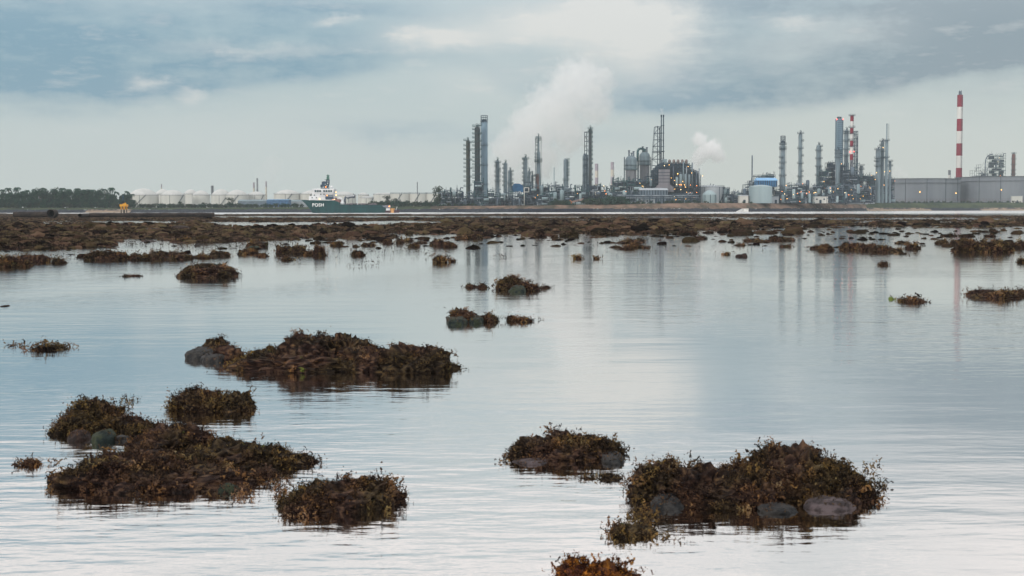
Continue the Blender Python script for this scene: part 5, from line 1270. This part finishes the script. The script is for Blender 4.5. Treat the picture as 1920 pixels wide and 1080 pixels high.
clump('peaked seaweed mound with two bare boulders, at the left', [(180, 795, 105, 62, .35), (235, 805, 110, 34, .3), (140, 808, 90, 34, .25), (255, 812, 50, 26, .18)], 4200, .052, 31,
      boulders=[(149, 823, 46, 42, 9, boul_b, dict(dep=.16, label='bare rusty brown boulder')), (196, 826, 58, 58, 10, boul_gr, dict(dep=.2, label='bare boulder with green algae')), (228, 826, 34, 26, 14, boul_g, dict(dep=.1))], stray=[(232, 752, 30, 5, 26), (150, 770, 26, 8, 12)])
clump('twin crowned seaweed tuft above the largest lower left mound', [(372, 766, 100, 44, .24), (446, 766, 56, 42, .2), (410, 768, 90, 24, .2)], 3400, .054, 41, stray=[(330, 762, 14, 5, 14), (470, 772, 14, 5, 10)])
clump('dark domed seaweed mound right of the largest lower left one', [(650, 942, 190, 62, .36), (590, 948, 110, 40, .25), (710, 940, 90, 36, .22), (565, 960, 70, 20, .14)], 7500, .046, 51, stray=[(525, 925, 16, 14, 50), (570, 968, 22, 4, 24), (750, 925, 8, 6, 10)])
clump('small weed tuft at the left edge of the water, beside the largest mound', [(62, 870, 34, 17, .10)], 300, .05, 61, stray=[(95, 868, 12, 4, 10), (32, 872, 6, 3, 5)])
clump('low mound with pale boulders, left of the big lower right mound', [(1015, 852, 115, 46, .32), (1070, 848, 150, 50, .4), (1130, 852, 80, 40, .3), (972, 858, 34, 24, .16)], 4600, .052, 71,
      boulders=[(1148, 862, 60, 34, 15, boul_g, dict(dep=.25)), (1128, 846, 26, 36, 16, boul_g, dict(dep=.14)), (995, 866, 84, 14, 17, boul_p, dict(dep=.14, label='flat pale grey stone at the waterline')), (1150, 850, 20, 34, 24, boul_p)], stray=[(945, 862, 12, 8, 20)])
clump('thin strand of weed with a dark lump, below the mound with pale boulders', [(1146, 898, 42, 14, .10), (1105, 898, 50, 7, .05)], 420, .042, 81, stray=[(1110, 897, 40, 3, 26)])
clump('biggest rugged mound at lower right with bare lilac boulder',
      [(1235, 925, 110, 78, .38), (1300, 930, 170, 72, .42), (1400, 930, 160, 74, .45), (1480, 915, 180, 106, .5), (1550, 925, 150, 74, .45), (1350, 935, 200, 50, .4), (1600, 925, 70, 40, .3)],
      16000, .050, 91, boulders=[(1252, 948, 84, 50, 18, boul_g, dict(dep=.16, label='rounded grey boulder under overhanging weed')), (1550, 950, 112, 50, 19, boul_p, dict(dep=.17, label='bare lilac grey boulder')), (1455, 957, 90, 30, 20, boul_g, dict(dep=.14)), (1552, 914, 60, 58, 25, boul_gr, dict(dep=.12))], stray=[(1640, 915, 26, 14, 70), (1192, 925, 10, 30, 70), (1650, 940, 14, 6, 20), (1205, 965, 26, 22, 90), (1640, 875, 14, 10, 16)])
clump('low dark weed patch in the water just below the biggest mound', [(1190, 1000, 70, 26, .14), (1165, 1002, 34, 22, .09), (1215, 998, 40, 14, .1)], 1500, .044, 101, stray=[(1235, 1006, 50, 8, 40), (1152, 1002, 12, 14, 34), (1200, 980, 40, 12, 60)])
clump('rusty orange weed mound cut by the bottom edge of the picture', [(1072, 1092, 66, 70, .15), (1150, 1100, 120, 54, .2), (1110, 1108, 180, 40, .2)], 2600, .056, 111, m=weed_red)
clump('mid distance boulder cluster topped with weed, right of the long mound', [(872, 600, 58, 26, .45), (915, 602, 44, 17, .3), (860, 596, 40, 26, .3)], 900, .075, 121,
      boulders=[(857, 606, 48, 34, 21, boul_gr, dict(dep=.5, label='round green grey boulder')), (893, 604, 32, 28, 22, boul_gr, dict(dep=.4))])
clump('short weed strand right of the weed topped boulder cluster', [(960, 601, 20, 10, .2), (982, 602, 30, 10, .25)], 260, .07, 131, stray=[(1012, 600, 8, 2, 6)])
clump('dark mossy mound beneath the tall tower reflections, near centre', [(958, 541, 54, 29, .6), (986, 544, 44, 19, .5), (942, 543, 22, 17, .4)], 1500, .085, 141, boulders=[(972, 546, 44, 26, 23, boul_gr, dict(dep=.5))])
clump('low weed strip left of the dark mossy mound', [(884, 539, 22, 8, .3), (904, 540, 17, 10, .3)], 240, .08, 151, stray=[(870, 539, 10, 3, 8)])
clump('tiny weed speck right of the dark mossy mound', [(1023, 540, 14, 6, .3)], 60, .08, 161)
clump('oval weed mound alone in the left middle distance', [(388, 516, 96, 27, 1.2), (400, 518, 84, 24, 1.0), (360, 518, 46, 18, .8)], 2300, .10, 171)
clump('low weed raft at the right edge, upper of two', [(1850, 556, 60, 16, .8), (1880, 557, 66, 16, .8), (1912, 553, 44, 12, .7)], 1500, .085, 181, stray=[(1824, 549, 8, 3, 10)])
clump('straggling weed raft with upright sprigs left of the right edge raft', [(1712, 566, 50, 6, .4)], 300, .085, 191, stray=[(1722, 562, 12, 6, 22), (1690, 562, 20, 3, 16)])
clump('bright green weed speck left of the straggling raft', [(1671, 561, 8, 5, .12)], 30, .06, 201, m=mat('bright_weed', (.16, .24, .05), .7))
clump('row of upright weed sprigs at the left edge, middle distance', [(92, 655, 56, 8, .25)], 330, .085, 211, stray=[(95, 648, 26, 6, 40), (35, 648, 26, 4, 30), (130, 650, 14, 2, 10)])
clump('thin flat weed strip below the first reef islets at left', [(248, 518, 40, 4, .4)], 140, .08, 221, stray=[(240, 518, 20, 1, 10)])
clump('tiny weed speck at the left edge above the sprigs', [(11, 574, 10, 3, .2)], 30, .06, 231)

# islets in the middle distance: px, waterline py, width, height
ISL = [(12, 502, 88, 22), (62, 494, 60, 22), (112, 495, 26, 12), (200, 489, 84, 18), (275, 489, 58, 17), (322, 488, 72, 18), (387, 485, 16, 6), (370, 484, 12, 5), (412, 482, 34, 14), (455, 478, 14, 10), (471, 476, 26, 11),
 (492, 482, 16, 8), (483, 465, 36, 13), (545, 478, 56, 24), (583, 480, 13, 11), (599, 482, 22, 22), (630, 462, 22, 8), (538, 489, 14, 6), (345, 455, 26, 7), (690, 462, 24, 9), (672, 481, 22, 14), (728, 458, 14, 7), (751, 457, 11, 10),
 (766, 453, 11, 5), (775, 465, 16, 11), (791, 457, 18, 6), (820, 463, 20, 16), (845, 465, 19, 11), (866, 450, 24, 10), (892, 450, 26, 11), (823, 494, 18, 13), (847, 491, 6, 3), (1012, 446, 22, 14), (1068, 446, 36, 14), (1040, 447, 10, 7),
 (1135, 443, 50, 10), (1178, 457, 44, 7), (1192, 455, 20, 8), (1155, 465, 16, 6), (1173, 468, 20, 9), (1195, 465, 18, 7), (1213, 466, 8, 4), (1083, 486, 7, 5), (1118, 486, 8, 4), (1286, 441, 38, 10), (1328, 438, 15, 6), (1311, 449, 28, 6),
 (1361, 437, 26, 11), (1385, 431, 40, 7), (1404, 424, 28, 9), (1410, 454, 32, 9), (1437, 453, 18, 5), (1466, 453, 48, 10), (1447, 437, 18, 5), (1486, 432, 24, 5), (1388, 461, 12, 4), (1472, 464, 14, 7), (1362, 478, 5, 3), (1530, 468, 16, 8),
 (1549, 472, 26, 18), (1594, 470, 36, 17), (1624, 472, 30, 17), (1655, 474, 36, 14), (1680, 474, 22, 9), (1691, 458, 20, 8), (1712, 468, 26, 11), (1692, 477, 10, 4), (1766, 459, 22, 10), (1790, 459, 14, 10), (1782, 444, 18, 6), (1815, 445, 24, 6),
 (1857, 445, 18, 8), (1840, 476, 104, 31), (1906, 467, 44, 18), (1918, 493, 14, 9), (1864, 436, 14, 5), (1842, 436, 12, 4), (1655, 498, 7, 3), (1910, 436, 16, 4), (1150, 432, 26, 8), (1238, 439, 30, 10), (945, 436, 26, 7)]
LAND = [(0, 'left edge of the picture'), (60, 'far left reef'), (200, 'palm grove end'), (260, 'beacon'), (330, 'white domed tanks'), (440, 'tank row middle'), (500, 'faint far chimneys'), (560, 'ship bow'), (620, 'ship bridge'), (690, 'ship deck'), (735, 'ship stern'),
 (790, 'flat topped tanks'), (830, 'refinery tree'), (877, 'slim dark green column'), (908, 'tallest pale tower'), (950, 'blue tarpaulin roof'), (1010, 'rusty tall column'), (1061, 'hooped pipe column'), (1105, 'lattice tower'), (1150, 'far chimneys'),
 (1183, 'left domed silo'), (1209, 'right domed silo'), (1238, 'flare derrick'), (1285, 'reactor block'), (1330, 'arched tank'), (1370, 'steam cloud'), (1410, 'thin free standing stack'), (1430, 'blue roofed shed'), (1467, 'wide platform column'),
 (1500, 'T topped column'), (1535, 'four ring column'), (1570, 'wide stack'), (1596, 'red banded stack'), (1655, 'far right trio of columns'), (1715, 'left vast tank'), (1797, 'tall banded chimney'), (1850, 'hazy frame units'), (1905, 'right edge of the picture')]
seen = {}
for i, (px, py, w, h) in enumerate(sorted(ISL, key=lambda q_: (q_[1] // 14, q_[0]))):
    g_ = G(px, py - h * .12); s = g_.y / F_PX; rng = random.Random(i)
    dep = min(2.6, max(.25, w * s * .42)); nl = 1 if w < 22 else (2 if w < 45 else 3)
    lob = [(px + (j - (nl - 1) / 2) * w / nl * .8, py - h * .12, w / nl * 1.35, h * rng.uniform(.72, 1.05), dep * rng.uniform(.7, 1)) for j in range(nl)]
    near_ = min(LAND, key=lambda q_: abs(q_[0] - px))[1]
    szw = 'tiny' if w < 13 else 'small' if w < 24 else 'mid sized' if w < 45 else 'broad'
    row = 'close to the reef edge' if py < 450 else 'in the middle row' if py < 470 else 'in the nearest row'
    lab = f'{szw} weed islet {row}, below the {near_}'
    if lab in seen:
        seen[lab] += 1; lab = f"{('second','third','fourth','fifth')[seen[lab]-2]} {szw} weed islet {row}, below the {near_}"
    else: seen[lab] = 1
    clump(lab, lob, int(60 + w * h * 1.3), .13 if s > .02 else .11, 400 + i, m=weed_far if py < 450 else weed, group='weed covered islets in the shallow water', name='seaweed_islet', cat='seaweed islet', sub=3, amp=.7, protos=PROT_S if py < 460 else PROT)
e = empty('boulder_rock', tuple(G(1391, 482)), 'lone brown boulder standing bare in the water below the steam cloud', 'boulder'); c0 = np.array(G(1391, 482))
boulder(e, 1388, 482, 18, 12, 61, boul_b, dep=.3, org=c0); boulder(e, 1395, 482, 12, 17, 62, boul_b, dep=.25, org=c0)
e = empty('boulder_rock', tuple(G(483, 465)), 'pair of smooth green grey stones near the reef left of centre', 'boulder'); c0 = np.array(G(483, 465))
boulder(e, 477, 467, 24, 11, 63, boul_gr, org=c0)

# the exposed reef: one lumpy sheet, submerged where the pools are
def reef_mask(px, py):
    lo = np.interp(px, [-300, 0, 130, 260, 500, 640, 700, 800, 1000, 1200, 1300, 1400, 1600, 1760, 1920, 2300], [474, 470, 467, 458, 452, 449, 450, 443, 442, 442, 438, 432, 423, 424, 425, 424])
    hi_ = np.interp(px, [-300, 100, 400, 900, 1500, 1650, 1920, 2300], [400.2, 400.4, 401.4, 400.8, 400.7, 402.2, 404.6, 405.2])
    m_ = np.minimum((lo - py) / 7.0, 1.0); m_ = np.minimum(m_, (py - hi_) / .9 + .1)
    def pool(x0, x1, y0, y1, k=1.9):
        cx, cy, rx, ry = (x0 + x1) / 2, (y0 + y1) / 2, (x1 - x0) / 2, (y1 - y0) / 2
        return k * np.exp(-(np.abs((px - cx) / rx) ** 4 + np.abs((py - cy) / ry) ** 2.2))
    m_ = m_ - pool(30, 135, 416, 423) - pool(150, 330, 414, 420) - pool(330, 700, 416, 425, 2.3) - pool(640, 830, 414, 419) - pool(380, 1050, 405, 408.6, 1.8) - pool(900, 1500, 406.5, 409, 1.5) \
        - pool(200, 420, 402, 404.5, 1.2) - pool(1250, 1950, 408.5, 413, 1.8) - pool(1050, 1400, 411.5, 415, 1.3) - pool(520, 760, 449, 462, 1.0) - pool(1560, 1950, 413.5, 419, .9) - pool(210, 330, 452, 462, 1.1) - pool(60, 100, 440, 446, 1.0)
    return m_
pxs = np.arange(-260, 2200, 1.5)
pys = np.concatenate([np.arange(400.0, 412, .16), np.arange(412, 440, .22), np.arange(440, 478, .34)])
PXg, PYg = np.meshgrid(pxs, pys)
dx = vF.x + (PXg - 960) / F_PX * vR.x - (PYg - 540) / F_PX * vU.x; dy = vF.y + (PXg - 960) / F_PX * vR.y - (PYg - 540) / F_PX * vU.y; dz = vF.z + (PXg - 960) / F_PX * vR.z - (PYg - 540) / F_PX * vU.z
kk = -CAM_H / dz; GX = dx * kk; GY = dy * kk
Mk = reef_mask(PXg, PYg)
pt = np.stack([GX, GY, np.zeros_like(GX)], -1)
big = fbm(pt * np.array([.10, .05, 1]), 3, 5) - .5; midn = fbm(pt * np.array([.42, .30, 1]), 3, 15) - .5; fine = fbm(pt * np.array([1.5, 1.1, 1]), 3, 25, .65) - .5
spk = np.clip(vn(pt * np.array([.30, .20, 1]) + 40, 77) - .72, 0, 1) * 2.2
amp = np.clip(GY / 140.0, .75, 1.35); fin2 = vn(pt * np.array([4.2, 2.6, 1]), 91) - .5
Zr = (-.17 + .22 * np.clip(Mk, -2, 1) + big * .58 + midn * .55 + np.abs(fine) * .62 * amp + spk * .5 + fin2 * .16) * np.where(Mk > .2, 1, 1)
Zr = np.where(Mk < -.6, -.4, np.clip(Zr, -.4, .75)) * np.interp(GY, [150, 300, 600], [1.0, .75, .5])
nr, nc = Zr.shape; vv_ = np.stack([GX, GY, Zr], -1).reshape(-1, 3)
j, i = np.meshgrid(np.arange(nr - 1), np.arange(nc - 1), indexing='ij'); a = (j * nc + i).ravel(); ff_ = np.stack([a, a + nc, a + nc + 1, a + 1], 1)
zq = vv_[ff_, 2].max(1); ff_ = ff_[zq > -.05]
tint = np.clip(.35 + (fine.ravel() * 1.2) + RG.uniform(-.25, .25, nr * nc), 0, 1)
o = np_mesh('reef_flat', vv_, ff_, weed_far, None, tint); tag(o, kind='structure')
# fronds over the reef and sprigs standing in the shallows
cand = np.where((Zr.ravel() > .03) & (GY.ravel() < 330))[0]
wgt = 1.0 / np.maximum(GY.ravel()[cand], 60) ** .5; pick = RG.choice(cand, 60000, p=wgt / wgt.sum())
pp = vv_[pick] + RG.normal(size=(60000, 3)) * np.array([.12, .25, .02]); v, f, t_ = scatter(PROT_S, pp, np.tile([0, 0, 1.], (60000, 1)), np.clip(pp[:, 1] * .0010, .09, .26) * RG.uniform(.6, 1.3, 60000), RG)
lv, lf = ICO[2]; NL = 5200; pk = cand[RG.choice(len(cand), NL, p=wgt / wgt.sum())]; LV = []; LF = []; LT = []; of = len(v)
lr = np.clip(RG.lognormal(-1.55, .5, NL), .10, .8) * np.clip(GY.ravel()[pk] / 120, .7, 1.5)
for q_ in range(NL):
    z_ = 1 + (fbm(lv * 1.9 + q_ * 3.1, 2, q_ % 50) - .5) * 1.3
    w_ = lv * z_[:, None] * np.array([lr[q_], lr[q_] * .9, lr[q_] * RG.uniform(.35, .7) * float(np.interp(vv_[pk[q_]][1], [150, 300, 500], [1, .6, .25]))]) + vv_[pk[q_]] + np.array([0, 0, -.03])
    LV.append(w_); LF.append(lf + of); of += len(lv); LT.append(np.full(len(lv), RG.uniform(0, .8)))
for x0, x1, y0, y1, n_ in ((560, 900, 446, 470, 60), (900, 1500, 436, 462, 150), (1100, 1920, 420, 440, 170), (1500, 1920, 436, 466, 60), (0, 560, 450, 490, 60)):
    for _ in range(n_):
        g_ = G(RG.uniform(x0, x1), y0 + (y1 - y0) * RG.random() ** 1.7); q_ = int(RG.integers(0, 50)); z_ = 1 + (fbm(lv * 1.9 + q_ * 3.1, 2, q_) - .5) * 1.4; rr_q = RG.lognormal(-1.9, .5) * g_.y / 90
        w_ = lv * z_[:, None] * np.array([rr_q * 1.3, rr_q, rr_q * RG.uniform(.4, .8)]) + np.array([g_.x, g_.y, -.02]); LV.append(w_); LF.append(lf + of); of += len(lv); LT.append(np.full(len(lv), RG.uniform(0, .5)))
v = np.concatenate([v] + LV); f = np.concatenate([f] + LF); t_ = np.concatenate([t_] + LT)
o = np_mesh('reef_seaweed', v, f, weed_far, None, t_); tag(o, 'tangled brown seaweed fringe covering the exposed reef', 'seaweed', kind='stuff')
SPR = [(235, 330, 452, 462, 120), (330, 460, 452, 470, 260), (440, 560, 452, 462, 110), (590, 800, 452, 475, 200), (700, 860, 455, 490, 70), (470, 640, 470, 492, 40), (280, 330, 480, 500, 10), (520, 545, 480, 490, 22), (100, 150, 478, 490, 26), (650, 720, 494, 500, 20), (920, 950, 481, 484, 14), (1500, 1720, 474, 481, 60), (1200, 1500, 446, 480, 50), (1080, 1260, 450, 476, 50), (1600, 1900, 425, 455, 90), (225, 262, 745, 752, 12)]
Q = []
for x0, x1, y0, y1, n_ in SPR:
    for _ in range(n_):
        g_ = G(RG.uniform(x0, x1), RG.uniform(y0, y1)); Q.append([g_.x, g_.y, -.01])
Q = np.array(Q); v, f, t_ = scatter(PROT_S, Q, np.tile([0, 0, 2.], (len(Q), 1)), np.minimum(.14, Q[:, 1] * .0028) * RG.uniform(.5, 1.5, len(Q)), RG)
o = np_mesh('seaweed_sprigs', v, f, weed, None, t_ * .4); tag(o, 'scattered dark seaweed sprigs poking from the shallows', 'seaweed', kind='stuff')
# boulders that stand out on the reef
for px, py, w, h, mm, lab in ((283, 436, 34, 18, boul_b, 'large dark brown boulder on the reef below the beacon'), (340, 430, 34, 16, boul_b, 'dark flat boulder on the reef right of the large dark one'), (1148, 427, 16, 9, boul_g, 'round grey boulder on the reef below the far chimneys'),
    (1236, 434, 14, 8, boul_g, 'pale domed boulder on the reef below the flare derrick'), (1613, 405.5, 8, 5, boul_b, 'small round boulder on the horizon edge of the reef'), (370, 461, 12, 9, boul_g, 'small dark stone among sprigs in the shallows at left'), (165, 445, 20, 7, boul_p, 'pale stone slab on the left reef'), (280, 453, 30, 4, boul_p, 'flat pale sandy slab at the reef edge, left'),
    (640, 416, 16, 7, boul_b, 'dark boulder at the pool edge below the ship'), (765, 424, 20, 8, boul_b, 'dark hump on the reef below the ship stern'), (60, 430, 26, 10, boul_b, 'dark hump on the reef at far left'), (1205, 421, 12, 4, boul_p, 'thin pale slab on the reef right of centre'), (1793, 407, 6, 4, boul_p, 'tiny white stone below the tall banded chimney')):
    g_ = G(px, py); e = empty('boulder_rock', tuple(g_), lab, 'boulder', None); boulder(e, px, py, w, h, int(px), mm, dep=min(2.0, w * g_.y / F_PX * .4), org=np.array(g_), name='stone')

# ------------------------------------------------------------------ steam
def steam(label, puffs, Y, dens, seed, depth=None, ns=1.0, name='steam_plume'):
    """puffs: (px, py, r_px) volumes merged by the density field"""
    s = ms(Y); c = np.array([[P(px, py, Y).x, 0, P(px, py, Y).z, r_ * s] for px, py, r_ in puffs])
    x0, x1 = (c[:, 0] - c[:, 3] * 1.5).min(), (c[:, 0] + c[:, 3] * 1.5).max(); z0, z1 = (c[:, 2] - c[:, 3] * 1.5).min(), (c[:, 2] + c[:, 3] * 1.5).max(); D_ = c[:, 3].max() * 1.3
    b = MB(); b.box(x0, x1, -D_, D_, z0, z1)
    m = bpy.data.materials.new('steam'); m.use_nodes = True; t = m.node_tree; t.nodes.clear()
    out = t.nodes.new('ShaderNodeOutputMaterial'); pv = t.nodes.new('ShaderNodeVolumePrincipled'); link(t, pv.outputs[0], out.inputs['Volume'])
    pv.inputs['Color'].default_value = (.995, .995, 1, 1); pv.inputs['Anisotropy'].default_value = .2
    tcn = t.nodes.new('ShaderNodeTexCoord'); big_ = ns * .9 / c[:, 3].max()
    nz = noise(t, tcn.outputs['Object'], big_ * 1.4, 5, .62, 0, 'Fac'); sp_ = t.nodes.new('ShaderNodeSeparateXYZ'); link(t, tcn.outputs['Object'], sp_.inputs[0]); x, y, z = (V(t, q_) for q_ in sp_.outputs)
    f = None
    for cx, cy, cz, r_ in c:
        dd = ((x - float(cx)) * (x - float(cx)) + y * y + (z - float(cz)) * (z - float(cz)))._m('SQRT') / float(r_)
        g_ = dd * -1.0 + 1.0
        f = g_ if f is None else f._m('SMOOTH_MAX', g_, .25)
    d_ = (f + (nz - .5) * 1.9 + .12).step(.02, .45) * dens
    link(t, d_.k, pv.inputs['Density'])
    o = b.build(name, m); o.location = (0, Y, 0); tag(o, label, 'steam plume', kind='stuff'); m.cycles.volume_step_rate = .5
    return o
STEAM = True
if STEAM:
    steam('large white steam plume billowing behind the left refinery columns', [(1082, 165, 56), (1112, 195, 42), (1040, 205, 56), (1000, 242, 52), (1065, 250, 44), (965, 282, 46), (1012, 295, 42), (938, 325, 34), (985, 335, 34), (1120, 150, 34)], 1420, .036, 1, ns=2.4)
    steam('dense white steam puff right of the reactor block', [(1308, 300, 14), (1318, 286, 17), (1335, 280, 19), (1346, 292, 15), (1312, 262, 15), (1302, 318, 11)], 1060, .17, 2, ns=1.5)
    steam('thin steam wisp above the dark ringed column', [(1107, 236, 4), (1110, 228, 5), (1115, 221, 4)], 1035, .10, 3)
    steam('small steam wisp on top of the flare derrick', [(1242, 211, 3.5), (1241, 206, 4)], 1050, .12, 4)
    steam('faint steam by the right far chimney', [(1151, 333, 7), (1155, 322, 7), (1150, 312, 5)], 1300, .04, 5)
    steam('faint tall steam haze above the distant trio of chimneys', [(487, 345, 14), (495, 328, 18), (510, 312, 22), (505, 335, 18)], 2400, .006, 6)
    steam('low steam drifting behind the T topped column', [(1478, 332, 9), (1490, 325, 10), (1510, 335, 9), (1470, 322, 8)], 1120, .022, 7)
    steam('low faint steam puff behind the left vast tank', [(1672, 326, 9), (1684, 322, 11), (1697, 328, 8)], 1250, .03, 8)

# ------------------------------------------------------------------ haze
hm = bpy.data.materials.new('haze_air'); hm.use_nodes = True; t = hm.node_tree; t.nodes.clear()
out = t.nodes.new('ShaderNodeOutputMaterial'); pv = t.nodes.new('ShaderNodeVolumePrincipled'); link(t, pv.outputs[0], out.inputs['Volume'])
pv.inputs['Color'].default_value = (.84, .94, 1.0, 1); pv.inputs['Density'].default_value = .000085; pv.inputs['Anisotropy'].default_value = .0
b = MB(); b.box(-4300, 4300, -300, 3600, -3, 192)
o = b.build('haze', hm); tag(o, kind='stuff'); o['label'] = 'pale blue sea haze softening the far shore'; o['category'] = 'haze'
